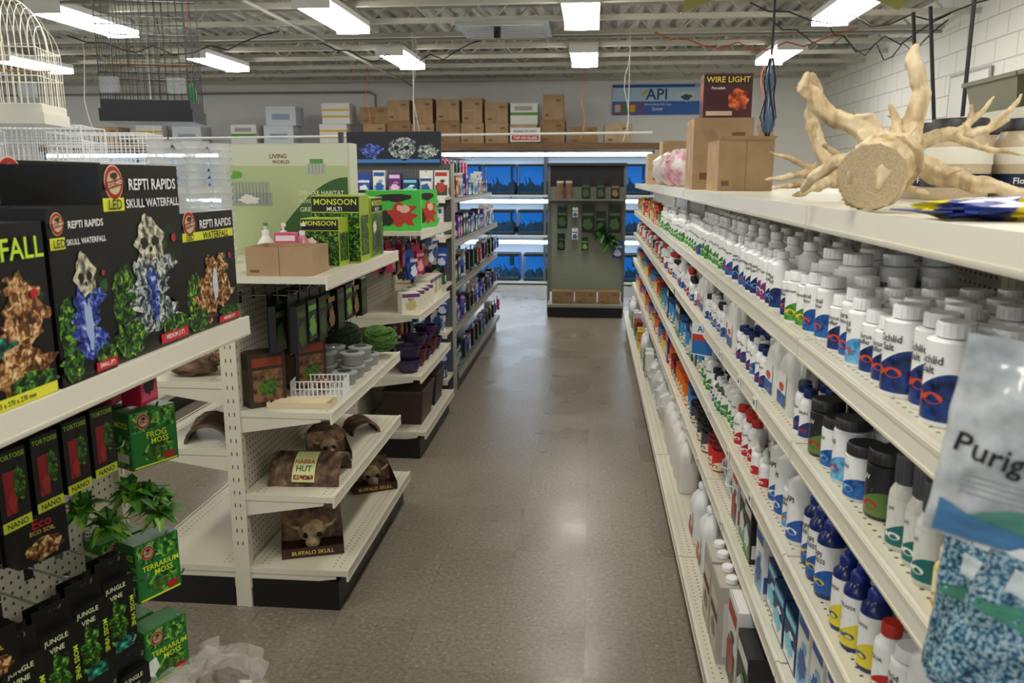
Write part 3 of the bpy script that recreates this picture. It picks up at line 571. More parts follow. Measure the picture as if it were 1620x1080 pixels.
# ---------------------------------------------------------------- driftwood
RINGS = bpy.data.materials.new('growth_rings'); RINGS.use_nodes = True; nt = RINGS.node_tree
tc = nt.nodes.new('ShaderNodeTexCoord'); wv = nt.nodes.new('ShaderNodeTexWave'); wv.wave_type = 'RINGS'; wv.rings_direction = 'SPHERICAL'; wv.inputs['Scale'].default_value = 90; wv.inputs['Distortion'].default_value = 7; wv.inputs['Detail Scale'].default_value = 3
rp = nt.nodes.new('ShaderNodeValToRGB'); rp.color_ramp.elements[0].color = lin('a48f6c'); rp.color_ramp.elements[1].color = lin('c4b292')
nt.links.new(tc.outputs['Object'], wv.inputs[0]); nt.links.new(wv.outputs[0], rp.inputs[0]); nt.links.new(rp.outputs[0], nt.nodes['Principled BSDF'].inputs[0]); nt.nodes['Principled BSDF'].inputs['Roughness'].default_value = .9
def drift(name, label, branches, loc, rz, cut=None, vox=.0034, grp='driftwood pieces', stubs=14, seed=1, sc=1.0):
    random.seed(seed); mb = MB(); cand = []
    for bi, (pts, rad) in enumerate(branches):
        P = []; R = []; V = [Vector(p)*sc for p in pts]
        rr = [(rad[0]+(rad[1]-rad[0])*i/(len(V)-1))*sc for i in range(len(V))] if isinstance(rad, tuple) else [a*sc for a in rad]
        for i in range(len(V)-1):
            for k in range(6):
                t = k/6; p = V[i].lerp(V[i+1], t); r = rr[i]*(1-t)+rr[i+1]*t
                am = .0 if (bi == 0 and cut and i == 0 and k < 2) else .75
                q = p+Vector((noise.noise(p*26), noise.noise(p*26+Vector((5,0,0))), noise.noise(p*26+Vector((0,7,0)))))*r*am
                P.append(q); R.append(r*(1+(.22 if am else 0)*noise.noise(p*60))); cand.append((q, r, (V[i+1]-V[i]).normalized()))
        P.append(V[-1]); R.append(rr[-1]*.6); mb.tube(P, R, DRIFT, 6 if rr[0] < .04 else 9)
        off = random.uniform(0, 6)
        mb.tube([p+Vector((cos(off+j*.08), sin(off+j*.08)*.7, sin(off+j*.1)))*r_*.7 for j, (p, r_) in enumerate(zip(P, R))][2 if bi == 0 else 0:], [max(.0025, r_*.42) for r_ in R][2 if bi == 0 else 0:], DRIFT, 5)
    for i in range(stubs):
        p, r, d = random.choice(cand)
        if p.z < .05: continue
        n = Vector((random.uniform(-1, 1), random.uniform(-1, 1), random.uniform(-.2, 1))); n = (n-d*n.dot(d)*.5).normalized(); l = random.uniform(.015, .04)+r
        mb.tube([p, p+n*l*.6+d*.004, p+n*l+d*.012], [r*.4, r*.25, r*.1], DRIFT, 5)
    me = mb.mesh(name); o = mkobj(name, me, loc, rz); meta(o, label, 'driftwood', grp)
    m = o.modifiers.new('r', 'REMESH'); m.mode = 'VOXEL'; m.voxel_size = vox; m.use_smooth_shade = True
    tx = bpy.data.textures.new('dn', 'CLOUDS'); tx.noise_scale = .012; tx.noise_depth = 2
    m = o.modifiers.new('d', 'DISPLACE'); m.texture = tx; m.strength = .0035; m.mid_level = .5
    if cut:
        c, nrm, r = cut; q = MB(); n = 36; q.add([(0, 0, 0)]+[(r*cos(2*pi*i/n)*(1+.06*sin(3*i*.17)), r*sin(2*pi*i/n)*(1+.05*cos(2.3*i)), 0) for i in range(n)], [(0, i+1, (i+1) % n+1) for i in range(n)], RINGS)
        q.tube([(0, 0, -.024), (0, 0, -.001)], [r*1.0, r*1.01], DRIFT, 24)
        co = mkobj('cut_end', q.mesh('cut_end'), c, 0, o); co.rotation_euler = Vector(nrm).to_track_quat('Z', 'Y').to_euler(); co['label'] = 'sawn end grain with growth rings'
    return o
drift('driftwood', 'pale spider driftwood with sawn stump end and thick branches',
 [([(0, 0, .060), (.03, .06, .072), (.07, .13, .092), (.11, .19, .10)], [.052, .052, .052, .038]),
  ([(.09, .15, .10), (.125, .17, .16), (.125, .18, .22), (.115, .19, .27), (.125, .20, .305)], [.027, .020, .016, .015, .010]),
  ([(.06, .11, .10), (.01, .15, .15), (-.045, .17, .19), (-.08, .18, .225), (-.075, .18, .255)], [.026, .020, .017, .014, .009]),
  ([(.05, .10, .09), (-.01, .16, .09), (-.04, .22, .06), (-.05, .27, .03)], [.025, .015, .011, .007]),
  ([(.11, .16, .09), (.18, .15, .06), (.26, .13, .035), (.36, .10, .014)], [.028, .019, .014, .009]),
  ([(.11, .18, .11), (.18, .22, .135), (.25, .24, .14), (.33, .25, .17)], [.022, .015, .011, .005]),
  ([(.22, .23, .14), (.27, .25, .18), (.30, .26, .215)], [.010, .007, .003]),
  ([(.20, .22, .135), (.27, .21, .115), (.34, .2, .10)], [.010, .007, .003]),
  ([(.23, .23, .14), (.25, .24, .17), (.25, .24, .20)], [.009, .006, .003]),
  ([(.28, .24, .15), (.33, .25, .19), (.35, .26, .22)], [.008, .006, .003]),
  ([(.10, .2, .11), (.12, .28, .13), (.10, .34, .09), (.12, .38, .02)], [.026, .017, .013, .01]),
  ([(.08, .14, .11), (.085, .15, .16), (.07, .16, .195)], [.015, .009, .004]),
  ([(.05, .12, .12), (.03, .13, .17), (.0, .14, .17)], [.012, .008, .003])],
 (.478, 1.50, 1.542), 0, ((-.008, -.022, .060), (-.22, -1, 0.02), .054), stubs=14, seed=3)
drift('driftwood', 'pale branching driftwood with a tall curved arm',
 [([(0, 0, .06), (.06, .04, .09), (.13, .06, .08)], [.030, .038, .030]),
  ([(.0, 0, .06), (-.05, .02, .15), (-.075, .03, .22), (-.07, .03, .29), (-.085, .03, .33)], [.026, .019, .018, .021, .020]),
  ([(.0, 0, .06), (-.07, -.03, .07), (-.14, -.05, .06), (-.20, -.06, .05)], [.021, .013, .010, .005]),
  ([(-.05, -.02, .07), (-.11, -.04, .10), (-.19, -.04, .125)], [.013, .009, .004]),
  ([(-.02, 0, .05), (-.08, -.08, .03), (-.14, -.12, .012)], [.017, .011, .007]),
  ([(-.05, -.04, .05), (-.12, -.10, .04), (-.20, -.14, .03)], [.014, .010, .005]),
  ([(.06, .04, .09), (.07, .05, .17), (.05, .06, .24)], [.016, .010, .005]),
  ([(.10, .05, .08), (.14, .04, .16), (.2, .03, .2)], [.016, .011, .005]),
  ([(.10, .05, .07), (.17, 0, .04), (.22, -.06, .015)], [.016, .012, .009]),
  ([(.03, 0, .07), (.02, -.08, .05), (.02, -.14, .012)], [.018, .013, .010]),
  ([(.02, 0, .07), (-.02, -.05, .12), (-.07, -.1, .14)], [.016, .010, .005])],
 (.655, 2.35, 1.543), 0, stubs=16, seed=5)
random.seed(21)
b = MB(); b.lathe([(0, 0), (.078, 0), (.084, .01), (.086, .10), (.08, .155), (.07, .178), (.066, .185), (0, .185)], SPECK, 28)
c = MB(); c.lathe([(.068, .183), (.070, .185), (.070, .212), (.067, .216), (0, .216)], DGR, 28)
l = MB(); l.lathe([(.0862, .035), (.0872, .065), (.0872, .07)], M('1a2440', .4), 48); l.lathe([(.0868, .095), (.0868, .135), (.0845, .14)], M('dcd8c8', .35), 48); l.mp = cyl(.088)
l.text('Flourite', 0, .052, .07, TXW, 1.5, .022)
template('gjar', 'substrate_jar', 'large clear jar of tan substrate with black lid', 'jar', b, [('lid', c), ('paper_label', l)], .18, .18, .216)
for x, y in [(.99, 2.42), (1.18, 2.44), (1.0, 2.62), (1.21, 2.64)]: spawn('gjar', (x, y, 1.5406), random.uniform(-.6, -.2), 'substrate jars on the top deck')
YB = NM('foil_bag', [(.40, '25398c'), (.44, '3a50a8'), (.46, 'e6cf2a'), (.56, 'efdc3a'), (.6, 'd8dce4')], 8, .2, 1)
mb = MB(); mb.sphere((0, 0, .016), (.17, .08, .017), YB, 30, 12, .35, 4, 5)
mb.box(-.19, -.05, .012, -.15, .05, .014, M('2c3f8a', .25))
thing('filter_bag', 'flat blue and yellow foil bag lying on the top deck', 'bag', mb, [], (.64, 1.28, 1.5406), .12)
def openbox(w, d, h, label, loc, rz, mat=CARD, flaps=True, name='cardboard_box', grp=None):
    mb = MB(); t = .004
    mb.box(-w/2, -d/2, 0, w/2, d/2, t, mat); mb.box(-w/2, -d/2, t, w/2, -d/2+t, h, mat); mb.box(-w/2, d/2-t, t, w/2, d/2, h, mat)
    mb.box(-w/2, -d/2+t, t, -w/2+t, d/2-t, h, mat); mb.box(w/2-t, -d/2+t, t, w/2, d/2-t, h, mat)
    mb.mp = front(d); mb.rect(-w*.004, 0, w*.004, h, M('6d5034', .6), 1); mb.rect(-w*.44, h*.1, -w*.3, h*.2, M('6d5034', .6), 1)
    parts = []
    if flaps:
        f = MB(); f.add([(-w/2, -d/2, h), (-w/2, d/2, h), (-(w/2+.03), d/2, h+.05), (-(w/2+.03), -d/2, h+.05)], [(0,1,2,3)], mat); parts.append(('box_flap', f))
        f = MB(); f.add([(w/2, -d/2, h), (w/2, d/2, h), ((w/2-.02), d/2, h+.08), ((w/2-.02), -d/2, h+.08)], [(0,1,2,3)], mat); parts.append(('box_flap', f))
        f = MB(); f.add([(-w/2, -d/2, h), (w/2, -d/2, h), (w/2, -d/2-.05, h+.015), (-w/2, -d/2-.05, h+.015)], [(0,1,2,3)], CARD3); parts.append(('box_flap', f))
    return thing(name, label, 'box', mb, parts, loc, rz, grp)
openbox(.25, .28, .23, 'open brown cardboard box with raised flaps', (.69, 4.1, 1.5406), .05)
spawn('cb3', (.66, 4.60, 1.5406), 0, None)
def a_wire(b, w, h):
    b.rect(-w*.48, h*.76, w*.48, h*.97, M('1a0f10', .4), 1); b.text('WIRE LIGHT', 0, h*.87, w*.9, M('e8c23a', .4), 2, h*.16)
    b.blob(w*.22, h*.42, w*.22, h*.25, NM('art_lamp', [(.4, '7a1a08'), (.55, 'd0501a'), (.68, 'f0a05a')], 30, .4), 2, 4)
    for i in range(7): b.rect(-w*.4+i*.016, h*.3, -w*.4+i*.016+.003, h*.6, M('2a1418', .4), 2)
    b.text('Porcelain', -w*.2, h*.68, w*.36, TXW, 3, h*.06); b.rect(-w*.44, h*.06, w*.1, h*.16, M('c8b8a0', .4), 2)
carton('wire', .245, .15, .22, M('4a1216', .4), a_wire, 'dark red lamp carton with yellow lettering', side=lambda b, w, h: b.rect(-w*.4, h*.4, w*.4, h*.8, M('9a3a20', .4), 1))
spawn('wire', (.68, 4.56, 1.5406+.3612), 0)
for i, (x, y, c, s_) in enumerate([(.58, 5.7, 'c47a94', 0), (.57, 6.05, 'd9a8b8', 2), (.58, 6.4, 'b9b29a', 4), (.57, 6.8, 'cfc7c9', 6)]):
    mb = MB(); mb.sphere((0, 0, .12), (.10, .09, .12), NM('bagpink%d' % i, [(.4, c), (.6, 'd2cecb')], 14, .3), 20, 12, .25, s_, 3); mb.tube([(-.1, 0, .16), (0, 0, .215), (.1, 0, .16)], .012, M(c, .3), 6)
    thing('bedding_bag', 'small pink and white plastic wrapped bedding pack', 'bag', mb, [], (x, y, 1.545), i, 'bags on the top deck')
spawn('cb3', (.72, 7.3, 1.5406), 0); spawn('cb2', (.70, 8.0, 1.5406), 0)
# hanging glass float
mb = MB(); mb.tube([(0, 0, .30), (0, 0, 1.31)], .005, M('20242a', .6), 6)
f = MB(); f.lathe([(r_*.62, z_*.72) for r_, z_ in [(0, 0), (.03, .01), (.045, .05), (.045, .1), (.03, .15), (.018, .2), (.018, .24), (.03, .27), (.03, .32), (.012, .38), (.008, .42), (0, .42)]], M('4a6a8a', .08, alpha=.7), 18)
n_ = MB()
for k in range(5):
    a = 2*pi*k/5; n_.tube([(r_*.66*cos(a+o_), r_*.66*sin(a+o_), z_*.72) for r_, o_, z_ in [(.012, 0, .40), (.036, .5, .28), (.024, 1, .2), (.048, 1.5, .09), (.01, 2, -.01)]], .003, M('17181c', .7), 4)
thing('glass_float', 'dark blue glass bottle in net hanging on a cord', 'hanging ornament', mb, [('glass_bottle', f), ('net', n_)], (.685, 3.46, 1.77))
mb = MB(); N = 20; vs = []
for i in range(N+1):
    for j in range(7):
        u = i/N*2-1; v = j/6; vs.append((u*.42, v*.3, .10*(1-u*u)+.02*sin(v*6)))
mb.add(vs, [(i*7+j, i*7+j+1, (i+1)*7+j+1, (i+1)*7+j) for i in range(N) for j in range(6)], M('8f9052', .8), True)
mb.tube([(-.1, .15, .10), (-.1, .15, .80)], .004, BLK, 4)
thing('fabric_canopy', 'olive green fabric hanging canopy', 'canopy', mb, [], (.76, 3.31, 2.265))
# ---------------------------------------------------------------- left: boxes on deck
ZD = 1.2406
def zm(b, cx, cy, r, k=2):
    b.ell(cx, cy, r, r*1.08, M('d8c8a8', .4), k, 24); b.ell(cx, cy, r*.93, r, M('a81c1c', .4), k+1, 24); b.ell(cx, cy, r*.74, r*.72, M('c8b48a', .4), k+2, 20); b.blob(cx, cy+r*.4, r*.4, r*.22, M('3a2a1c', .4), k+3, 3)
    b.pts([(cx-r, cy-r*.42), (cx+r, cy-r*.1), (cx+r, cy+r*.32), (cx-r, cy)], M('8a1212', .4), k+4); b.text('ZOO MED', cx, cy-r*.05, r*1.6, M('f0e6c8', .4), k+5, r*.36, .16)
def a_repti(kind, size, top):
    def f(b, w, h):
        b.rect(-w*.49, h*.01, w*.49, h*.99, M('08090a', .3), 0.5)
        zm(b, -w*.34, h*.91, w*.105)
        if top:
            b.text('REPTI RAPIDS', w*.14, h*.90, w*.62, TXW, 4, h*.07)
            if kind == 'w': b.rect(-w*.47, h*.77, w*.47, h*.84, M('d8dc3a', .4), 3)
            else: b.rect(-w*.48, h*.77, -w*.24, h*.835, M('d8dc3a', .4), 3)
            b.text('LED', -w*.36, h*.803, w*.19, TXK, 9, h*.05)
            b.text('SKULL WATERFALL' if kind != 'w' else 'WATERFALL', w*.13, h*.803, w*.70 if kind != 'w' else w*.6, TXW if kind != 'w' else TXK, 4, h*.06)
        elif kind == 'r':
            b.text('WATERFALL', w*.0, h*.86, w*.94, M('b8dc3a', .4), 9, h*.16)
        b.blob(-w*.33, h*.3, w*.14, h*.2, GREENART, 1.5, 3); b.blob(w*.3, h*.55, w*.14, h*.12, DARKART, 1.2, 8)
        if kind == 'w':
            for i, (x, y, a, c) in enumerate([(.05, .26, .36, .14), (.0, .40, .26, .12), (.08, .52, .18, .1), (-.12, .34, .14, .12), (.25, .34, .14, .1), (-.05, .56, .06, .08)]): b.blob(w*x, h*y, w*a, h*c, ROCKART, 2+i*.3, i*2.2, amp=.6)
            b.blob(w*.05, h*.38, w*.05, h*.14, M('c9d2da', .3), 4, 6)
        elif kind == 'r':
            for i, (x, y, a, c) in enumerate([(.22, .2, .28, .12), (.2, .35, .20, .14), (.25, .5, .18, .13), (.22, .64, .12, .08)]): b.blob(w*x, h*y, w*a, h*c, ROCKART, 2+i*.3, i*2.2, amp=.55)
            b.blob(-w*.05, h*.33, w*.2, h*.09, TEALART, 3.5, 5, amp=.6); b.blob(-w*.1, h*.58, w*.16, h*.12, M('3a3d42', .25), 1.8, 7); b.ell(-w*.1, h*.58, w*.13, h*.1, M('22262a', .2), 2.5)
        else:
            A = BLUEART if kind == 'b' else SKULLART
            for i, (x, y, a, c) in enumerate([(.04, .2, .34, .1), (.0, .32, .26, .1), (.08, .43, .24, .1), (-.1, .42, .1, .1)]): b.blob(w*x, h*y, w*a, h*c, A, 2+i*.3, i*2.2+1, amp=.6)
            b.blob(w*.04, h*.61, w*.19, h*.12, NM('art_bone', [(.35, '3a3a34'), (.46, '8a8a78'), (.54, 'c8c4a8'), (.65, 'e8e4cc')], 60, .4, 8), 3.2, 2, amp=.3)
            for sx in (-.04, .11): b.blob(w*sx, h*.595, w*.048, h*.03, TXK, 4, sx*90)
            b.ell(w*.04, h*.555, w*.02, h*.015, TXK, 4)
            for q_ in range(6): b.rect(w*(-.04+.028*q_), h*.505, w*(-.032+.028*q_), h*.526, TXK, 4)
            b.blob(w*.04, h*.31, w*.07, h*.15, M('9fb4e0', .3) if kind == 'b' else BLUEART, 4, 9, amp=.5)
        b.blob(-w*.3, h*.12, w*.18, h*.09, GREENART, 4.4, 12, amp=.5); b.blob(w*.3, h*.1, w*.18, h*.07, GREENART, 4.4, 14, amp=.5)
        if size:
            b.rect(w*.08, h*.02, w*.48, h*.075, M('c21c28', .4), 5); b.text(size, w*.28, h*.047, w*.34, TXW, 6, h*.034)
        if kind == 'r':
            b.rect(-w*.48, h*.005, w*.48, h*.07, M('d8d83a', .4), 5); b.text('10.6" x 10.6" / 265 x 270 x 270 mm', 0, h*.037, w*.9, TXK, 6, h*.03)
        b.ell(w*.36, h*.60, w*.03, w*.03, RD, 5)
    return f
sd = lambda b, w, h: b.rect(-w*.4, h*.1, w*.4, h*.6, DARKART, 1)
B0 = M('0b0b0c', .3)
carton('rr_w', .265, .16, .28, B0, a_repti('w', 'MEDIUM (10")', True), 'black carton picturing a brown rock waterfall', 'waterfall_carton', side=sd)
carton('rr_m', .30, .20, .385, B0, a_repti('s', 'MEDIUM (13")', True), 'tall black carton picturing a grey skull waterfall', 'waterfall_carton', side=sd)
carton('rr_s', .175, .17, .31, B0, a_repti('b', 'SMALL (9")', True), 'black carton picturing a blue skull waterfall', 'waterfall_carton', side=sd)
carton('rr_r', .29, .18, .29, B0, a_repti('r', '', False), 'black carton picturing a rock column and teal lizard', 'waterfall_carton', side=sd)
carton('rr_k', .38, .16, .395, B0, a_repti('k', '', True), 'black carton standing behind other waterfall cartons', 'waterfall_carton', side=sd)
g = 'waterfall cartons on the deck'; R90 = pi/2
spawn('rr_w', (-1.0, 1.925, ZD), R90-.03, g); spawn('rr_m', (-1.02, 1.64, ZD), R90, g); spawn('rr_s', (-.995, 1.395, ZD), R90+.02, g); spawn('rr_r', (-1.0, 1.155, ZD), R90, g)
spawn('rr_k', (-1.25, 1.72, ZD), R90, g); spawn('rr_k', (-1.27, 1.32, ZD), R90, g); spawn('rr_r', (-1.0, .84, ZD), R90, g)
# ---------------------------------------------------------------- peg hooks and hanging packs
hk = MB(); hk.tube([(0, 0, 0), (0, -.20, 0), (0, -.215, .008), (0, -.22, .02)], .0028, CHROME, 6); hk.box(-.012, -.003, -.03, .012, 0, .012, CHROME)
template('hook', 'peg_hook', 'metal peg hook on the pegboard', 'hook', hk, [], .02, .2, .02)
def pack(key, w, h, d, base, art, label, name='hanging_package', bag=False):
    b = MB()
    b.box(-w/2, -.001, 0, w/2, .001, h, base)
    if bag: b.sphere((0, -d*.3, h*.4), (w*.47, d*.6, h*.38), base, 14, 10, .15, w*40)
    else: b.box(-w*.46, -d, h*.03, w*.46, -.001, h*.80, base)
    b.mp = (lambda u, v, k: (u, -d-k*E, v)) if not bag else (lambda u, v, k: (u, -d*.92-k*E, v))
    art(b, w, h)
    b.mp = lambda u, v, k: (u, -.001-k*E, v); b.ell(0, h*.955, w*.1, h*.015, M('40403c', .5), 1, 10)
    template(key, name, label, 'package', b, [], w, d+.002, h)
def ap(c1, c2):
    def f(b, w, h):
        b.blob(0, h*.3, w*.36, h*.2, c1, 1, w*70, amp=.4); b.rect(-w*.42, h*.6, w*.42, h*.7, c2, 1)
    return f
pack('nano', .075, .20, .03, M('101010', .35), lambda b, w, h: (b.rect(-w*.45, h*.02, w*.45, h*.12, M('c8d83a', .4), 1), b.text('NANO', 0, h*.07, w*.7, TXK, 2, h*.06), b.rect(-w*.3, h*.18, w*.05, h*.6, M('8a1c20', .4), 1), b.blob(w*.18, h*.45, w*.18, h*.2, GREENART, 2, 3), b.blob(-w*.1, h*.3, w*.14, h*.1, M('9a2a1c', .4), 3, 5), b.text('TORTOISE', 0, h*.74, w*.84, M('a8d83a', .4), 2, h*.06)), 'black and red hanging lamp package with yellow band')
pack('vine', .085, .25, .02, M('0a0c0a', .35), lambda b, w, h: (b.blob(-w*.1, h*.35, w*.3, h*.28, GREENART, 1, 4, amp=.6), b.text('JUNGLE', -w*.12, h*.72, w*.64, M('e8f0c0', .4), 2, h*.07), b.text('VINE', -w*.12, h*.64, w*.4, M('e8f0c0', .4), 2, h*.07), b.text('MOSS VINE', w*.36, h*.42, h*.5, M('c8e83a', .4), 2, w*.14, -pi/2), b.rect(-w*.3, h*.08, w*.3, h*.2, TEALART, 2)), 'black hanging package of jungle vine with green print')
pack('coco', .12, .13, .045, M('0c0a09', .35), lambda b, w, h: (b.text('Eco', 0, h*.66, w*.7, RD, 2, h*.16), b.text('ECO SOIL', 0, h*.52, w*.7, M('d8b83a', .4), 2, h*.07), b.blob(0, h*.25, w*.34, h*.17, ROCKART, 1, 6)), 'black compressed soil package with red lettering')
LEAFP = NM('art_moss_print', [(.36, '0d3a14'), (.48, '1f6a2a'), (.56, '58a032'), (.68, 'c0d860')], 60, .35, 8, dist=1)
def a_moss(t1, t2):
    return lambda b, w, h: (b.rect(-w*.46, h*.02, w*.46, h*.98, M('1f7a30', .4), .6), b.rect(-w*.46, h*.64, w*.46, h*.98, LEAFP, .9), zm(b, -w*.22, h*.82, w*.14), b.blob(w*.05, h*.24, w*.36, h*.19, LEAFP, 2, 3, amp=.5), b.blob(0, h*.22, w*.2, h*.1, MOSS, 3, 8, amp=.5), b.text(t1, w*.04, h*.56, w*.84, M('e4f03a', .4), 5, h*.11), b.text(t2, w*.1, h*.44, w*.45, M('e4f03a', .4), 6, h*.10), b.blob(w*.28, h*.12, w*.14, h*.06, RD, 4, 3), b.rect(-w*.46, h*.02, w*.46, h*.05, M('e4f03a', .4), 4))
sg = lambda b, w, h: (b.rect(-w*.48, h*.03, w*.48, h*.62, LEAFP, 1), b.text('MOSS', 0, h*.78, w*.8, M('e4f03a', .4), 2, h*.12), b.rect(-w*.35, h*.12, w*.35, h*.28, M('d8d8b0', .4), 2))
carton('frogmoss', .13, .065, .145, M('1d6c2c', .4), a_moss('FROG', 'MOSS'), 'green boxed moss hanging from a peg hook', 'moss_carton', side=sg)
carton('terramoss', .125, .07, .155, M('1d6c2c', .4), a_moss('TERRARIUM', 'MOSS'), 'green boxed terrarium moss with red round emblem', 'moss_carton', side=sg)
carton('redbox', .08, .05, .14, M('b81c3a', .4), a_small(M('101010', .4), M('e04a6a', .4)), 'small red and black hanging lamp carton', 'lamp_carton')
PL = XL+.013
def hang(key, xp, y, ztop, rz, ks, group, det=True, lbl=None):
    spawn('hook', (xp, y, ztop-T[key]['h']*.04), rz, 'peg hooks')
    for k in ks:
        dx, dy = sin(rz)*k, -cos(rz)*k
        spawn(key, (xp+dx, y+dy, ztop-T[key]['h']), rz, group, label=lbl)
g = 'packages on the pegboard'
for i in range(7): hang('nano', PL, 1.12+i*.098, 1.14, R90-.15, [.19, .155, .12], g)
hang('coco', PL, 1.53, .97, R90-.35, [.18, .12], g); hang('coco', PL, 1.36, .80, R90-.35, [.17], g)
for i, y in enumerate((1.45, 1.56, 1.67, 1.78)): hang('vine', PL, y, .72, R90-.35, [.19, .16], g)
for i, y in enumerate((1.60, 1.72, 1.84)): hang('vine', PL, y, .44, R90-.35, [.17], g)
hang('redbox', PL, 1.90, 1.19, R90, [.18, .10], 'small cartons on hooks')
for z, k, yy, xo in [(1.04, 'frogmoss', 1.895, .19), (.70, 'terramoss', 1.885, .175), (.455, 'terramoss', 1.90, .17)]:
    spawn('hook', (PL, yy+.015, z-.01), R90, 'peg hooks')
    for dx in (xo, xo-.09): spawn(k, (PL+dx, yy, z-T[k]['h']), R90-.45, 'boxed moss on hooks')
for y, z in [(1.75, .98), (1.86, .8), (1.8, .62), (1.97, .55), (1.72, .5), (1.98, .9)]: spawn('hook', (PL, y, z), R90, 'peg hooks')
def plant(label, loc, seed, n=26, s=1.0, cols=('3f9a2a', '2a6a1c', '7ac23a'), wd=.016):
    random.seed(seed); mb = MB()
    for i in range(n):
        a = random.uniform(0, 2*pi); e = random.uniform(-.5, 1.1); l = random.uniform(.06, .12)*s; w = wd*s
        d = Vector((cos(a)*cos(e), sin(a)*cos(e), sin(e))); sd_ = d.cross(Vector((0,0,1))).normalized()*w; P0 = Vector((0,0,0))
        P1 = d*l*.5+Vector((0,0,.015*s)); P2 = d*l+Vector((0,0,-.02*s))
        mb.add([P0, P1-sd_, P2, P1+sd_, P1+Vector((0,0,-.004))], [(0,1,4), (1,2,4), (2,3,4), (3,0,4)], M(random.choice(cols), .4))
    st = MB(); st.tube([(0, 0, 0), (0, 0, .09*s)], .003, M('2a4a1c', .5), 5); random.seed(seed+1)
    return thing('artificial_plant', label, 'artificial plant', mb, [('stem', st)], loc, 0, 'artificial plants')
for i, (x, y, z) in enumerate([(-1.12, 1.83, .83), (-1.18, 1.72, .83), (-1.10, 1.88, .80), (-1.15, 1.77, .77), (-1.09, 1.90, .755)]): plant('bright green plastic terrarium plant on a hook', (x, y, z), i+3, 44, .6, ('4c962a', '2f701c', '86b842'), .024)
random.seed(11)
CLR = M('e6e2dc', .05, alpha=.26)
for (x, y, s_) in [(-.98, 1.93, 2), (-1.15, 1.86, 5), (-1.0, 1.70, 8)]:
    mb = MB(); mb.sphere((0, 0, .085), (.125, .12, .085), CLR, 22, 15, .25, s_, 3, smooth=False, ridge=.5); q = MB(); q.sphere((0, 0, .062), (.08, .08, .052), NM('bag_bark', [(.35, '2c1d13'), (.65, '7a5b3e')], 60, .8), 20, 14, .25, s_, 3)
    t = MB(); t.tube([(0, 0, .15), (.015, .01, .17), (.04, .02, .20)], [.04, .014, .03], CLR, 7)
    thing('plastic_bag', 'crumpled clear plastic bag of brown bark', 'bag', mb, [('bag_contents', q, 'brown bark pieces'), ('bag_neck', t)], (x, y, .165), s_, 'clear bags on the base deck')
# ---------------------------------------------------------------- M unit
DM = 1.2606
openbox(.24, .20, .10, 'shallow open cardboard tray of small goods', (-1.10, 2.92, DM), .03, flaps=False)
def pump(loc, c, lab):
    b = MB(); b.lathe([(0, 0), (.03, 0), (.033, .01), (.033, .09), (.015, .115), (.012, .125), (0, .125)], M(c, .3), 16)
    p = MB(); p.lathe([(.014, .122), (.014, .138), (.005, .14), (.005, .16), (0, .16)], WPL, 10); p.box(-.006, -.035, .157, .006, .012, .168, M('2a8a3a', .4) if c == 'e8ece8' else WPL)
    thing('pump_bottle', lab, 'bottle', b, [('pump_head', p)], loc, .5, 'pump bottles')
pump((-1.19, 3.12, DM), 'd8849a', 'pink bottle with pump head'); pump((-1.12, 3.14, DM), 'dc90a4', 'pink bottle with pump head'); pump((-1.27, 3.14, DM), 'e8ece8', 'white spray bottle with green trigger')
spawn('sc9', (-1.16, 3.07, DM), .2, None, scale=.9)
def a_mon(t2):
    def f(b, w, h):
        b.rect(-w*.49, h*.76, w*.49, h*.98, M('121512', .4), .8); b.text('MONSOON', 0, h*.905, w*.88, M('d8e83a', .4), 2, h*.12)
        if t2: b.text(t2, -w*.02, h*.80, w*.4, TXW, 2, h*.06)
        b.rect(-w*.49, h*.02, w*.49, h*.74, GREENART, .8); b.blob(w*.05, h*.3, w*.22, h*.16, M('16181a', .3), 2, 5); b.blob(-w*.25, h*.5, w*.14, h*.1, M('d8d8c8', .3), 2, 8)
    return f
YG = M('9db52e', .4)
carton('mon1', .15, .13, .185, YG, a_mon(''), 'yellow green boxed misting system', 'misting_system_carton', side=lambda b, w, h: b.rect(-w*.42, h*.1, w*.42, h*.7, GREENART, 1))
carton('mon2', .20, .14, .27, YG, a_mon('MULTI'), 'larger yellow green boxed misting system', 'misting_system_carton', side=lambda b, w, h: b.rect(-w*.42, h*.1, w*.42, h*.7, GREENART, 1))
g = 'misting system cartons on the deck'
spawn('mon1', (-1.05, 3.20, DM), 0, g); spawn('mon2', (-1.035, 3.365, DM), .0, g); spawn('mon2', (-1.01, 3.60, DM), R90, g, scale=.95)
spawn('sc2', (-1.03, 3.79, DM), 0, None)
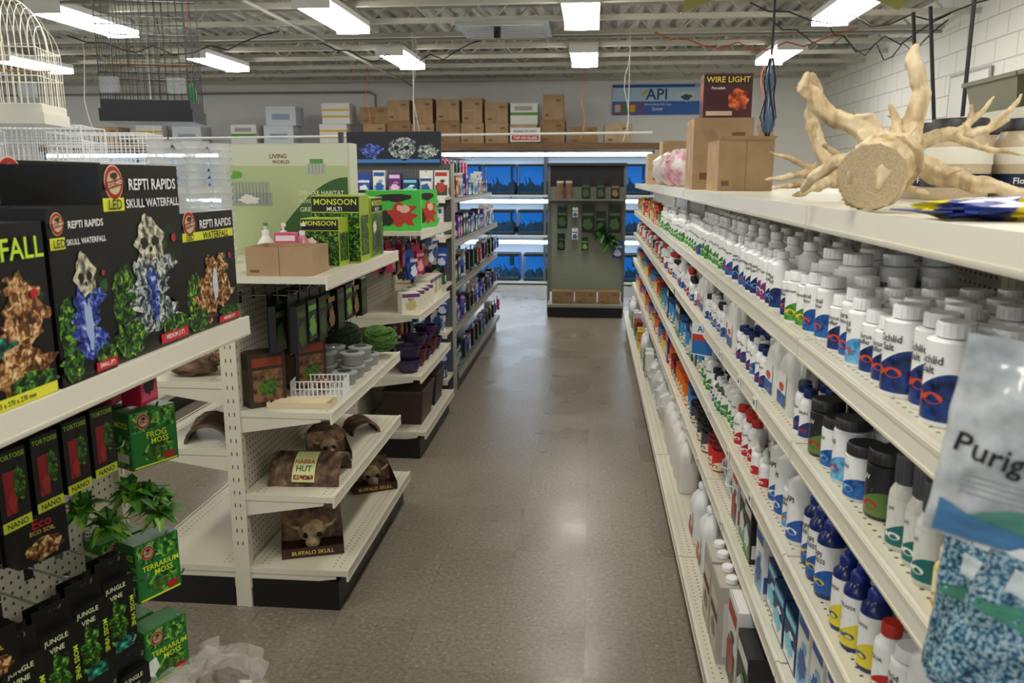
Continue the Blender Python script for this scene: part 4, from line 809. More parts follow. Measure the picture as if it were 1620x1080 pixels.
def a_lw(b, w, h):
    b.rect(-w*.49, h*.01, w*.49, h*.99, M('b9c692', .45), .5); b.rect(-w*.49, h*.80, w*.49, h*.99, M('d4d9c0', .45), 1)
    P = [(-w*.1, h*.02)]+[(-w*.1+w*.58*t, h*(.15+.55*math.sin(t*pi/2))) for t in [i/10 for i in range(11)]]+[(w*.49, h*.02)]
    b.pts(P, M('356024', .45), 1.5)
    P = [(w*.1, h*.02)]+[(w*.1+w*.39*t, h*(.1+.4*math.sin(t*pi/2))) for t in [i/10 for i in range(11)]]+[(w*.49, h*.02)]
    b.pts(P, M('7aa83a', .45), 2)
    b.ell(-w*.38, h*.72, w*.06, h*.035, M('5fae2a', .45), 2)
    b.text('LIVING', -w*.04, h*.885, w*.13, M('8a1c14', .45), 3, h*.045); b.text('WORLD', -w*.02, h*.835, w*.13, M('8a1c14', .45), 3, h*.045)
    for i, t in enumerate(['DELUXE HABITAT', 'LUXURY PET HOME', 'GREEN HABITAT']): b.text(t, w*.28, h*(.56-i*.075), w*.34, M('dfe8c0', .45), 3, h*.045)
    b.rect(w*.18, h*.72, w*.32, h*.82, M('b4b8ae', .45), 2); b.rect(w*.2, h*.82, w*.3, h*.86, M('5a9a4a', .45), 2)
    for i in range(5): b.rect(w*(.19+.026*i), h*.73, w*(.193+.026*i), h*.81, M('6a7068', .45), 3)
    b.rect(-w*.46, h*.44, -w*.1, h*.56, M('9aa49a', .45), 2); b.rect(-w*.44, h*.56, -w*.12, h*.66, M('aab49a', .45), 3)
    for i in range(12): b.rect(-w*.43+w*.026*i, h*.46, -w*.427+w*.026*i, h*.65, M('5a6a58', .45), 4)
    b.blob(-w*.28, h*.50, w*.08, h*.04, M('e4e4dc', .45), 5, 2)
carton('lw', .60, .12, .49, M('c6c9b4', .45), a_lw, 'large pale green pet habitat carton', 'pet_habitat_carton')
spawn('lw', (-1.37, 3.70, DM), .0)
CUP = M('e2e6e8', .15, alpha=.6)
for i in range(4):
    mb = MB()
    for k in range(17): mb.lathe([(.036, k*.028), (.05, k*.028+.026), (.053, k*.028+.028)], CUP, 16)
    mb.lathe([(0, 0), (.036, 0)], CUP, 16)
    thing('plastic_cup_stack', 'tall stack of nested clear plastic cups', 'cups', mb, [], (-1.60+.09*(i % 2), 3.0+i*.10, DM), 0, 'cup stacks')
Z2 = .7706
carton('crit', .14, .09, .20, M('3a2a1e', .45), lambda b, w, h: (b.rect(-w*.4, h*.1, w*.4, h*.7, NM('art_brown', [(.35, '2c1c10'), (.6, '8a6442')], 40, .5), 1), b.rect(-w*.4, h*.76, w*.4, h*.92, M('8a3a20', .4), 1), b.blob(0, h*.35, w*.25, h*.15, MOSS, 2, 3)), 'dark brown decor carton standing on shelf', 'decor_carton', side=lambda b, w, h: b.rect(-w*.4, h*.1, w*.4, h*.7, M('6d5238', .5), 1))
spawn('crit', (-1.21, 2.89, Z2), .75, 'decor cartons'); spawn('crit', (-1.14, 3.15, Z2), .9, 'decor cartons')
tb = MB(); tb.lathe([(0, 0), (.044, 0), (.05, .045), (0, .045)], M('9c9b96', .2, alpha=.8), 18); tl = MB(); tl.lathe([(.053, .043), (.054, .05), (.046, .053), (0, .053)], M('b6bbbd', .15, alpha=.8), 18); tk = MB(); tk.mp = lambda u, v, k: (u, v, .054+k*E); tk.ell(0, 0, .028, .028, M('3a3c3a', .4), 1)
template('dtub', 'deli_tub', 'small clear lidded tub of insects', 'tub', tb, [('lid', tl), ('paper_label', tk)], .11, .11, .054)
for i, (x, y, l) in enumerate([(-1.0, 3.34, 0), (-1.0, 3.34, 1), (-1.0, 3.46, 0), (-1.12, 3.34, 0), (-1.12, 3.34, 1), (-1.12, 3.46, 0), (-1.12, 3.46, 1), (-1.0, 3.58, 0), (-1.12, 3.58, 0), (-1.0, 3.22, 0), (-1.0, 3.46, 1)]):
    spawn('dtub', (x, y, Z2+l*.056), 0, 'insect tubs on the shelf')
mb = MB(); W, D, H = .20, .12, .06
for z in (.002, .03, H): mb.tube([(-W/2, -D/2, z), (W/2, -D/2, z), (W/2, D/2, z), (-W/2, D/2, z), (-W/2, -D/2, z)], .003, WPL, 4)
for i in range(13):
    x = -W/2+W*i/12; mb.box(x-.0025, -D/2-.002, 0, x+.0025, -D/2+.001, H, WPL); mb.box(x-.0025, D/2-.001, 0, x+.0025, D/2+.002, H, WPL); mb.box(x-.0015, -D/2, 0, x+.0015, D/2, .003, WPL)
for i in range(8):
    y = -D/2+D*i/7; mb.box(-W/2-.002, y-.0025, 0, -W/2+.001, y+.0025, H, WPL); mb.box(W/2-.001, y-.0025, 0, W/2+.002, y+.0025, H, WPL)
thing('plastic_basket', 'small white slotted plastic basket', 'basket', mb, [], (-1.05, 3.06, Z2), .12)
mb = MB(); mb.sphere((0, 0, .03), (.035, .03, .028), ROCKART, 14, 10, .2, 3); thing('hermit_shell', 'mottled brown shell lying in a white basket', 'shell', mb, [], (-1.04, 3.06, Z2+.004))
TR = M('cfc0a0', .4)
mb = MB(); mb.box(-.12, -.045, 0, .12, .045, .004, TR); mb.box(-.12, -.045, .004, .12, -.041, .02, TR); mb.box(-.12, .041, .004, .12, .045, .02, TR); mb.box(-.12, -.041, .004, -.116, .041, .02, TR); mb.box(.116, -.041, .004, .12, .041, .02, TR)
thing('wooden_tray', 'shallow pale tray on shelf edge', 'tray', mb, [], (-1.06, 2.88, Z2), .03)
for i in range(4):
    mb = MB(); mb.tube([(-.1, 0, 0), (-.03, .003, .002), (.04, -.003, 0), (.1, 0, .001)], .009, M('d6c6a2', .6), 8)
    thing('rawhide_stick', 'pale cream rawhide chew stick lying in tray', 'chew', mb, [], (-1.06, 2.85+i*.02, Z2+.0135), .03, 'rawhide sticks')
def coil(loc, r, mat, lab):
    mb = MB()
    for k in range(26):
        random.seed(k+int(r*999)); n = Vector((random.uniform(-.6, .6), random.uniform(-.6, .6), 1)).normalized(); u = n.orthogonal().normalized(); w = n.cross(u); rr = r*random.uniform(.75, 1); hh = random.uniform(-.35, .35)*r
        q = math.sqrt(max(.1, 1-(hh/r)**2)); mb.tube([u*cos(a*pi/6)*rr*q+w*sin(a*pi/6)*rr*q+n*hh for a in range(13)], r*.13, mat, 6, False)
    mb.sphere((0, 0, 0), (r*.8,)*3, mat, 12, 8, .1); thing('moss_ball', lab, 'moss ball', mb, [], (loc[0], loc[1], loc[2]+r*1.12), 0, 'wound vine balls')
coil((-.99, 3.76, Z2), .075, NM('moss_b', [(.3, '24481a'), (.7, '557f32')], 80, .9, 8), 'wound ball of bright green moss vine'); coil((-1.17, 3.74, Z2), .085, NM('moss_dark', [(.3, '121f0d'), (.7, '2e4624')], 80, .9, 8), 'wound ball of dark green vine')
random.seed(5)
for i, (a, b_, l) in enumerate([('101310', '3a5a2a', 'black hanging package with green print'), ('1a1612', '8a6a3a', 'black hanging package with tan print'), ('16281c', '7ab04a', 'dark green hanging package'), ('e4e4e0', '2a5aa0', 'white hanging package with blue print'), ('b0204c', 'e8a0b8', 'magenta hanging toy package'), ('2a4aa0', 'd8e0f0', 'blue hanging toy package'), ('c8601c', 'f0e0a0', 'orange hanging toy package')]):
    pack('pk%d' % i, .10, .22-.01*i, .03, M(a, .35), ap(M(b_, .4), M(b_, .5)), l, bag=(i % 2 == 1))
for i in range(8): hang('pk%d' % [0, 2, 0, 1, 0, 2, 1, 0][i], XM+.013, 2.88+i*.12, 1.19, R90, [.2, .12], 'packages on pegboard hooks')
def halflog(loc, r, L, rz, lab=True):
    mb = MB(); N = 18; S = 8; vs = []; fs = []
    for j in range(S+1):
        for i in range(N+1):
            a = pi*i/N; y = -L/2+L*j/S
            for rr in (r*(1+.06*noise.noise(Vector((a*5, y*60, r*9)))), r*.86): vs.append((rr*cos(a)*1.15, y, rr*sin(a)))
    K = 2*(N+1)
    for j in range(S):
        for i in range(N):
            o = j*K+2*i; fs += [(o, o+2, o+K+2, o+K), (o+1, o+K+1, o+K+3, o+3)]
    for j in (0, S):
        for i in range(N):
            o = j*K+2*i; fs.append((o, o+1, o+3, o+2) if j == 0 else (o, o+2, o+3, o+1))
    for i in (0, N): fs += [(j*K+2*i, j*K+K+2*i, j*K+K+2*i+1, j*K+2*i+1) for j in range(S)]
    mb.add(vs, fs, BARK, False); ps = []
    if lab:
        l = MB(); R_ = r*1.07
        l.mp = lambda u, v, k: (-(R_+k*E)*cos(v/r)*1.15, -u, (R_+k*E)*sin(v/r))
        for i in range(8): l.pts([(-L*.15, r*(.2+i*.16)), (L*.17, r*(.2+i*.16)), (L*.17, r*(.36+i*.16)), (-L*.15, r*(.36+i*.16))], M('cfd292', .4), 1)
        l.text('HABBA', L*.01, r*.95, L*.28, M('a83a1c', .4), 3, r*.22); l.text('HUT', L*.01, r*.68, L*.22, M('1c4a20', .4), 3, r*.22); l.rect(-L*.13, r*.28, L*.15, r*.45, ROCKART, 2)
        ps.append(('paper_label', l))
    thing('bark_hide', 'half round bark log reptile hide with paper label' if lab else 'small half round bark reptile hide', 'reptile hide', mb, ps, loc, rz, 'bark hides')
Z3 = .4506
halflog((-1.08, 2.99, Z3), .098, .27, R90+.05, True)
halflog((-1.05, 3.60, Z3), .06, .14, .6, False); halflog((-1.16, 3.42, Z3), .075, .14, .4, False)
def skullbox(loc, rz, s_, lab):
    b = MB(); W, D, H = .21*s_, .15*s_, .11*s_; dk = M('3a2617', .45); t = .003
    b.box(-W/2, -D/2, 0, W/2, D/2, t, dk); b.add([(-W/2, D/2-t, t), (W/2, D/2-t, t), (W/2, D/2+.04*s_, H), (-W/2, D/2+.04*s_, H), (-W/2, D/2, t), (W/2, D/2, t), (W/2, D/2+.043*s_, H), (-W/2, D/2+.043*s_, H)], [(0,1,2,3), (7,6,5,4), (3,2,6,7), (0,3,7,4), (1,5,6,2)], NM('art_brown2', [(.35, '4a3020'), (.6, 'a47848')], 30, .5)); b.box(-W/2, -D/2, t, W/2, -D/2+t, .035*s_, dk)
    b.add([(-W/2, -D/2, t), (-W/2, D/2, t), (-W/2, D/2+.03*s_, H*.8), (-W/2, -D/2, .035*s_)], [(0,1,2,3)], dk); b.add([(W/2, -D/2, t), (W/2, D/2, t), (W/2, D/2+.03*s_, H*.8), (W/2, -D/2, .035*s_)], [(3,2,1,0)], dk)
    b.mp = front(D); b.rect(-W*.46, .006, W*.46, .03*s_, M('3a1c10', .4), 1); b.text('BUFFALO SKULL', 0, .018*s_, W*.8, M('e8c86a', .4), 2, .016)
    thing('decor_carton', lab, 'box', b, [], loc, rz, 'open decor cartons')
    m = MB(); bone = NM('bone', [(.35, '7a6244'), (.65, 'd0b68a')], 30, .6); q = s_
    m.sphere((0, .02, .055*q), (.05*q, .045*q, .038*q), bone, 18, 12, .12, 3); m.sphere((0, -.025*q, .032*q), (.026*q, .03*q, .024*q), bone, 12, 8, .1, 6)
    hn = []
    e = []
    for sx in (-1, 1):
        a_ = MB(); a_.sphere((sx*.022*q, -.018*q, .054*q), (.011*q, .010*q, .010*q), BLK, 10, 6); e.append(('eye_socket', a_))
        a_ = MB(); a_.tube([(sx*.04*q, .02, .065*q), (sx*.07*q, .02, .075*q), (sx*.085*q, .015, .095*q)], [.010*q, .007*q, .003*q], bone, 8); hn.append(('horn', a_))
    thing('skull_ornament', 'small brown horned skull ornament in open carton', 'ornament', m, e+hn, (loc[0], loc[1], loc[2]+t), rz, 'skull ornaments')
ZB = .1606
skullbox((-1.08, 2.97, ZB), .35, 1.12, 'open brown carton showing a horned skull'); skullbox((-1.02, 3.64, ZB), .5, 1.0, 'open brown carton with a skull ornament'); skullbox((-1.08, 3.22, Z3), .5, .8, 'dark open decor carton on shelf')
for i, (y, z) in enumerate([(2.9, .8746), (3.15, .8746), (3.4, .8746)]):
    mb = MB(); mb.sphere((0, 0, .035), (.10, .07, .035), ROCKART if i else BARK, 16, 10, .3, i*4, 3); thing('resin_rock_ornament', 'low brown resin rock ornament', 'ornament', mb, [], (XM-.2, y, z), 0, 'rock ornaments')
halflog((XM-.17, 2.95, .6206), .07, .2, .3, False)
# ---------------------------------------------------------------- N unit
DN = 1.3106
GB = M('37b83a', .4)
def a_frog(b, w, h):
    b.rect(-w*.49, h*.02, w*.49, h*.98, M('44bc40', .4), .5); b.blob(w*.15, h*.4, w*.3, h*.3, M('b8342a', .4), 1, 4, amp=.6); b.blob(-w*.2, h*.3, w*.2, h*.2, M('1c2a1c', .4), 1.5, 7); b.blob(0, h*.82, w*.35, h*.1, M('1c1c1c', .4), 1.2, 3); b.blob(w*.2, h*.55, w*.12, h*.1, M('e8b8a0', .4), 2.2, 9)
carton('frog', .30, .16, .22, GB, a_frog, 'bright green carton with red creature picture', 'pet_toy_carton', side=lambda b, w, h: b.rect(-w*.4, h*.1, w*.4, h*.8, M('6ad84a', .4), 1))
spawn('frog', (-1.11, 4.62, DN), .15); spawn('frog', (-1.06, 4.90, DN), R90-.3)
for i, (k, y) in enumerate([('sc3', 5.12), ('sc7', 5.23), ('sc9', 5.34), ('sc0', 5.43)]): spawn(k, (-1.05, y, DN), R90, 'small cartons', scale=1.1)
for i, k in enumerate(['sc2', 'sc3', 'sc2', 'sc8']): spawn(k, (-1.34-.11*i, 4.7, DN), 0, 'small cartons', scale=1.3)
for i in range(7): hang('pk%d' % [4, 1, 4, 0, 5, 4, 3][i], XN+.013, 4.6+i*.13, 1.25, R90, [.2, .12], 'packages on pegboard hooks')
for i in range(5): spawn('pk%d' % [5, 4, 1, 5, 3][i], (XN+.33, 4.62+i*.17, 1.03+.01*i), R90-.3, 'packages hung under the deck')
for i in range(6): hang('pk%d' % [2, 0, 3, 6, 1, 0][i], XN+.013, 4.6+i*.14, .79, R90, [.14], 'packages on pegboard hooks')
carton('bird', .12, .10, .13, M('e4dfd0', .4), lambda b, w, h: (b.rect(-w*.48, h*.8, w*.48, h*.97, M('6a3a7a', .4), 1), b.blob(0, h*.4, w*.3, h*.25, M('c8b87a', .4), 1, 4), b.text('BIRD', 0, h*.7, w*.5, M('4a2a5a', .4), 2, h*.1)), 'cream and purple bird treat carton')
for i in range(4): spawn('bird', (-1.03, 4.58+i*.13, .8456), .5, 'bird treat cartons', scale=.9)
for i in range(3): spawn('bird', (-1.05, 5.12+i*.13, .8456), R90, 'bird treat cartons')
pt = MB(); pt.lathe([(0, 0), (.05, 0), (.07, .06), (.076, .062), (.078, .078), (.068, .078), (.06, .02), (0, .02)], M('33264a', .3), 20)
template('pot', 'pet_bowl', 'dark purple plastic pet bowl', 'bowl', pt, [], .16, .16, .1)
pt = MB(); pt.lathe([(0, 0), (.05, 0), (.07, .09), (.076, .092), (.078, .108), (.068, .108), (.06, .02), (0, .02)], M('5a1c22', .3), 20)
template('potr', 'pet_bowl', 'dark red plastic pet bowl', 'bowl', pt, [], .16, .16, .12)
for i in range(5): spawn('pot' if i % 2 == 0 else 'potr', (-1.05, 4.62+i*.17, .4906), 0, 'pet bowls on the shelf'); spawn('pot', (-1.05, 4.62+i*.17, .4906+.11 if i % 2 else .4906+.08), 0, 'pet bowls on the shelf')
def stub(loc, w, c1, c2, lab):
    mb = MB(); W2, w1 = w, w-.03; mb.add([(-w1, -.10, 0), (w1, -.10, 0), (w1, .10, 0), (-w1, .10, 0), (-W2, -.12, .20), (W2, -.12, .20), (W2, .12, .20), (-W2, .12, .20)], [(0,3,2,1), (4,5,6,7), (0,1,5,4), (1,2,6,5), (2,3,7,6), (3,0,4,7)], M(c1, .5)); r_ = MB(); r_.box(-W2-.005, -.125, .195, W2+.005, .125, .21, M(c2, .5))
    thing('storage_tub', lab, 'tub', mb, [('rim', r_)], loc, R90)
stub((-1.09, 4.80, ZB), .18, '33221c', '423028', 'dark brown tapered plastic tub on base deck'); stub((-1.09, 5.20, ZB), .15, '231a1c', '33282a', 'black tapered plastic tub on base deck')
# ---------------------------------------------------------------- O unit
g = 'small packages on crowded shelves'
for z in (.1606, .5006, .8206, 1.1406, 1.4506):
    y = 6.04
    while y < 8.6:
        k = 'sc%d' % random.choice([0, 2, 3, 8, 0, 2, 7, 6, 2, 1, 3, 8]); w = T[k]['w']
        spawn(k, (XO+.42-.06 if z < 1.4 else XO+.3, y+w/2, z), R90, g, detail=False, scale=random.choice([.8, 1, 1.1])); y += w*1.1+random.uniform(.01, .05)
for i in range(12): hang('pk%d' % random.randrange(7), XO+.013, 6.12+i*.2, 1.78, R90, [.12], 'packages on pegboard hooks')
for z in (.47, .79, 1.11):
    for i in range(11):
        y = 6.1+i*.23
        k = 'pk%d' % random.choice([0, 5, 0, 1, 5, 4, 2]); spawn(k, (XO+.455, y, z-.21), R90, 'packages on shelf edge strips', scale=.8)
m = MB(); m.box(-.42, -.012, 0, .36, .012, 1.70, PEGD); e1 = MB(); e1.box(-.45, -.02, 0, -.42, .02, 1.92, DLIP); e2 = MB(); e2.box(.36, -.02, 0, .38, .02, 1.70, M('a8a598', .4))
shp = []
for z in (.18, .52, .86, 1.20, 1.47):
    s_ = MB(); s_.box(-.42, -.26, z-.02, .36, -.012, z, IV); s_.box(-.42, -.267, z-.04, .36, -.26, z+.004, IVL); shp.append(('shelf', s_))
hd = MB(); hd.box(-.38, -.05, 1.70, .30, -.03, 1.92, M('0d1420', .4)); hd.mp = lambda u, v, k: (u, -.05-k*E, v); hd.blob(.02, 1.80, .1, .08, SKULLART, 1, 3); hd.blob(-.2, 1.79, .08, .05, BLUEART, 1, 5); hd.blob(.2, 1.78, .07, .05, SKULLART, 1, 8); hd.rect(-.37, 1.705, .29, 1.73, M('3a7ab8', .4), 1)
for sx in (-.02, .055): hd.ell(sx, 1.81, .018, .016, BLK, 2)
thing('end_display', 'dark pegboard end display with printed header sign', 'store display', None, [('pegboard', m), ('upright', e1), ('upright', e2)]+shp+[('header_sign', hd, 'dark blue header printed with grey ornament pictures')], (-1.37, 5.95, 0))
for i in range(7): spawn(['sc0', 'pk5', 'sc3', 'sc6', 'sc8', 'pk3', 'sc7'][i], (-1.71+i*.11, 5.80, 1.4706), 0, 'toys on end display', scale=.95)
for z, ks in ((1.2006, ['sc3', 'sc7', 'sc3', 'pk3', 'sc7', 'sc3']), (.8606, ['sc0', 'sc2', 'sc8', 'sc5', 'sc0', 'sc2']), (.5206, ['sc2', 'sc8', 'sc0', 'sc2', 'sc8', 'sc3']), (.1806, ['sc0', 'sc3', 'sc8', 'sc2', 'sc0', 'sc8'])):
    for i, k in enumerate(ks): spawn(k, (-1.70+i*.122, 5.78, z), 0, 'packages on end display', scale=1.05)
for z in (.48, .82, 1.16):
    for i, k in enumerate(['pk5', 'pk3', 'pk4', 'pk5']): spawn(k, (-1.38+i*.115, 5.67, z-.17), 0, 'packages clipped along display shelves', scale=.8)
# ---------------------------------------------------------------- endcap P
m = MB(); m.box(-.44, -.012, .25, .42, .012, 1.50, PEGG); e1 = MB(); e1.box(-.47, -.03, 0, -.44, .03, 1.75, M('6c7166', .5)); e2 = MB(); e2.box(.42, -.03, 0, .45, .03, 1.75, M('6c7166', .5))
hb = MB(); hb.box(-.44, -.02, 1.50, .42, .012, 1.74, BLK); bs = MB(); bs.box(-.44, -.4, 0, .42, .03, .12, BLK); bs.box(-.45, -.42, .12, .43, .03, .15, M('8d9286', .5)); tp = MB(); tp.box(-.47, -.12, 1.74, .45, .05, 1.77, M('2a2c2a', .5)); sh = MB(); sh.box(-.44, -.25, 1.34, .42, -.012, 1.36, M('6a6f64', .5))
thing('end_display', 'grey green pegboard end display with black header', 'store display', None, [('pegboard', m), ('upright', e1), ('upright', e2), ('header_panel', hb, 'black header panel'), ('base_deck', bs), ('top_cap', tp), ('shelf', sh)], (-.06, 9.95, 0))
for i in range(2):
    mb = MB(); mb.lathe([(0, 0), (.04, 0), (.04, .2), (0, .2)], NM('tube_brown', [(.3, '6a4a38'), (.7, '8f6a52')], 20, .5), 16); mb.lathe([(.041, .18), (.041, .205), (0, .205)], M('c8c0b0', .4), 16)
    thing('food_tube', 'brown cylindrical container with pale lid', 'container', mb, [], (-.38+i*.1, 9.85, 1.3606), 0, 'brown containers')
for i in range(3): spawn(['pk0', 'pk0', 'pk1'][i], (-.08+i*.17, 9.83, 1.3606), 0, 'packages on end display')
for (x, z, k, s_) in [(-.35, 1.28, 'pk0', 1.2), (-.20, 1.26, 'pk3', .6), (-.36, .96, 'pk0', .9), (-.2, 1.02, 'pk3', .7), (-.05, 1.30, 'pk0', 1.5), (.1, 1.22, 'pk0', 1.2), (.26, 1.30, 'pk0', 1.5), (.3, .88, 'pk5', 1.2), (-.08, .92, 'pk2', .8)]:
    spawn('hook', (x, 9.937, z-.01), 0, 'peg hooks'); spawn(k, (x, 9.80, z-T[k]['h']*s_), 0, 'packages on end display', scale=s_)
plant('trailing green plastic aquarium plant on end display', (.10, 9.78, .93), 31, 50, 1.7, ('1f4a1c', '12300f', '3f7a2a')); plant('trailing green plastic aquarium plant on end display', (.22, 9.76, .85), 33, 50, 1.6, ('1f4a1c', '12300f', '3f7a2a')); random.seed(9)
for i in range(3): spawn('cb4', (-.33+.27*i, 9.73, .1506), 0, 'low boxes on end base', scale=.6)
# ---------------------------------------------------------------- aquarium wall
WB = M('d4e6f6', .4, emis=15)
BACK = NM('tank_blue_glow', [(.3, '0a469a'), (.7, '1a78d0')], 1.5, .4); bb = BACK.node_tree.nodes['Principled BSDF']; bb.inputs['Emission Color'].default_value = lin('0f68c8'); bb.inputs['Emission Strength'].default_value = .75  # blue back panel given its own emission, standing in for lit tank water
def tank(key, W, D, H):
    fr = MB()
    for z0, z1 in ((0, .025), (H-.025, H)):
        fr.box(-W/2, -D/2, z0, W/2, -D/2+.01, z1, BLK); fr.box(-W/2, D/2-.01, z0, W/2, D/2, z1, BLK); fr.box(-W/2, -D/2+.01, z0, -W/2+.01, D/2-.01, z1, BLK); fr.box(W/2-.01, -D/2+.01, z0, W/2, D/2-.01, z1, BLK)
    for sx in (-1, 1):
        for sy in (-1, 1): a0, a1 = sorted((sx*W/2, sx*(W/2-.006))); b0, b1 = sorted((sy*D/2, sy*(D/2-.006))); fr.box(a0, b0, .0, a1, b1, H, BLK)
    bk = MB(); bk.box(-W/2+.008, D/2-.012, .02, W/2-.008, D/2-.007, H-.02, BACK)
    gl = MB(); gl.box(-W/2+.006, -D/2+.002, .02, W/2-.006, -D/2+.005, H-.02, M('2f8ad0', .03, alpha=.10))
    gv = MB(); gv.box(-W/2+.012, -D/2+.012, .006, W/2-.012, D/2-.014, .05, NM('gravel_dark', [(.35, '14181c'), (.65, '4a5050')], 90, .8, 3))
    dc = MB(); random.seed(int(W*1000)+int(H*999))
    for i in range(6): dc.sphere((-W*.4+W*.16*i, random.uniform(-.05, .06), .08), (.06+.02*random.random(), .045, .05+.07*random.random()), M('0a0e12', .7), 10, 7, .6, i*2.3+H, 2)
    for i in range(3):
        x = random.uniform(-W*.4, W*.4); dc.tube([(x, .02, .05), (x+.02, .03, .15), (x-.01, .02, H*.6)], [.010, .012, .005], M('0c1a14', .6), 5)
    dc.box(W*.3, D/2-.05, H*.5, W*.38, D/2-.014, H*.95, BLK)
    lid = MB(); lid.box(-W/2, -D/2+.02, H, W/2, D/2-.02, H+.012, BLK)
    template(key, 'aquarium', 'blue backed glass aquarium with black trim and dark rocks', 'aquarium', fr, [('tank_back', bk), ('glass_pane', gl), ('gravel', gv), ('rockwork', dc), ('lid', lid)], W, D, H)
tank('t1', .46, .38, .44); tank('t2', .44, .38, .36); tank('t3', .88, .38, .40)
YT = 12.75
for a, b_ in [(-8.6, -5.5), (-5.5, -2.32), (-2.32, .9)]:
    parts = []
    for x in (a+.03, (a+b_)/2, b_-.03):
        for y_ in (-.22, .2): m = MB(); m.box(x-.02, y_, 0, x+.02, y_+.04, 1.995, M('5a6068', .5)); parts.append(('post', m))
    for z in (.02, .72, 1.32): m = MB(); m.box(a, -.25, z, b_, .25, z+.03, M('d4dde4', .4)); parts.append(('rack_shelf', m))
    for z in (.635, 1.245, 1.93):
        m = MB(); m.box(a+.05, -.22, z, b_-.05, -.10, z+.04, M('dfe4e6', .4)); m.box(a+.05, -.227, z-.012, b_-.05, -.11, z, WB); m.box(a+.05, -.227, z, b_-.05, -.2201, z+.03, WB); parts.append(('strip_light', m, 'lit white fluorescent strip'))
    m = MB(); m.box(a, .24, 0, b_, .26, 1.995, M('c9d6e2', .5)); parts.append(('back_board', m))
    thing('aquarium_rack', 'long tiered rack of lit aquariums', 'aquarium rack', None, parts, (0, YT, 0), 0, 'aquarium racks')
for i in range(6): spawn('t1', (.6-.5*i, YT-.0, 1.3506), 0, 'upper tier aquariums')
for i in range(6): spawn('t2', (.6-.5*i, YT, .7506), 0, 'middle tier aquariums')
for i in range(3): spawn('t3', (.36-.95*i, YT, .0506), 0, 'lower tier aquariums')
for i in range(10): spawn('t1', (-2.62-.52*i, YT, 1.3506), 0, 'upper tier aquariums', detail=False)
m = MB(); WD = NM('stained_wood', [(.3, '5f4430'), (.7, '80603f')], 12, .6, stretch=(.2, 1, 3)); m.box(-8.6, -.3, 2.06, .95, .3, 2.09, WD); m.box(-8.6, -.32, 2.0, .95, -.3, 2.10, WD)
thing('wooden_shelf', 'long brown wooden storage shelf above aquariums', 'shelf', m, [], (0, YT, 0))
zs = 2.0906
bx = [(-3.27, 'cb0'), (-2.9, 'cb1'), (-2.53, 'cb0'), (-2.16, 'cb1'), (-1.79, 'cb0'), (-1.43, 'cb0'), (-1.03, 'cb2'), (-.6, 'cb1'), (-.16, 'cb4'), (.35, 'cb2')]
for x, k in bx: spawn(k, (x, YT-.1, zs), random.uniform(-.03, .03), 'boxes on the high shelf', detail=False)
for x, k, under in [(-2.9, 'cb0', 'cb1'), (-2.53, 'cb3', 'cb0'), (-2.16, 'cb0', 'cb1'), (-1.79, 'cb3', 'cb0'), (-1.43, 'cb0', 'cb0'), (-1.03, 'cbw', 'cb2'), (-.6, 'cb3', 'cb1'), (-3.27, 'cb4', 'cb0')]:
    spawn(k, (x, YT-.1, zs+T[under]['h']+.002), random.uniform(-.03, .03), 'boxes on the high shelf', detail=False)
for i, (x, k) in enumerate([(-3.9, 'cby'), (-4.75, 'cbl'), (-5.3, 'cbw'), (-6.2, 'cbl'), (-6.8, 'cby'), (-7.5, 'cb2')]): spawn(k, (x, YT-.1, zs), 0, 'boxes on the high shelf', detail=False)
spawn('cbl', (-4.7, YT-.1, zs+.283), 0, 'boxes on the high shelf', detail=False); spawn('cby', (-3.85, YT-.1, zs+.303), 0, 'boxes on the high shelf', detail=False)
mb = MB(); mb.box(-.22, -.004, 0, .22, .004, .2, M('d8d8d4', .4)); mb.mp = front(.008); mb.rect(-.2, .02, .2, .09, M('b83a30', .4), 1); mb.text('PLEASE DO NOT', 0, .15, .34, TXK, 1, .04); mb.text('TAP ON GLASS', 0, .055, .34, TXW, 2, .04)
thing('notice_sign', 'small white and red notice on shelf front', 'sign', mb, [], (-1.0, YT-.33, 2.12))
mb = MB(); W, H = 1.42, .46; mb.box(-W/2, -.004, 0, W/2, .004, H, M('2a6cc4', .4)); q = MB(); q.mp = front(.008)
q.rect(-W/2, H*.45, W/2, H*.9, M('c4e2fa', .4), 1); q.rect(-W/2, H*.9, W/2, H, M('1f5ab8', .4), 1); q.rect(-W*.48, H*.06, -W*.15, H*.38, M('c23a30', .4), 2)
for i in range(4): q.rect(-W*.47+i*.115, H*.1, -W*.47+i*.115+.085, H*.34, M(['d8d8d0', '2a8a4a', 'e0c03a', '3a6ad0'][i], .4), 3)
q.text('API', -W*.02, H*.68, .34, M('143a80', .4), 3, .17); q.pts([(-W*.2, H*.62), (-W*.14, H*.82), (-W*.1, H*.84), (-W*.15, H*.66)], YE, 3); q.text("We've Made Fish Care", -W*.0, H*.35, .42, TXW, 3, .05); q.text('Easier', 0, H*.2, .2, TXW, 3, .05)
q.blob(W*.3, H*.6, W*.11, H*.17, M('dfe6ee', .4), 3, 3); q.blob(W*.31, H*.58, W*.06, H*.1, M('3a5a7a', .4), 4, 5); q.text('API', W*.42, H*.945, .12, TXW, 3, .04)
thing('wall_banner', 'blue and white aquarium products banner on the wall', 'banner', mb, [('printed_face', q)], (.99, 13.58, 2.57))
cable('hanging_rail', [(-5.2, 8.9, 2.02), (.6, 8.9, 2.06)], .012, M('d9dbd8', .4), 'thin white horizontal rail hung across the shop', 'rail')
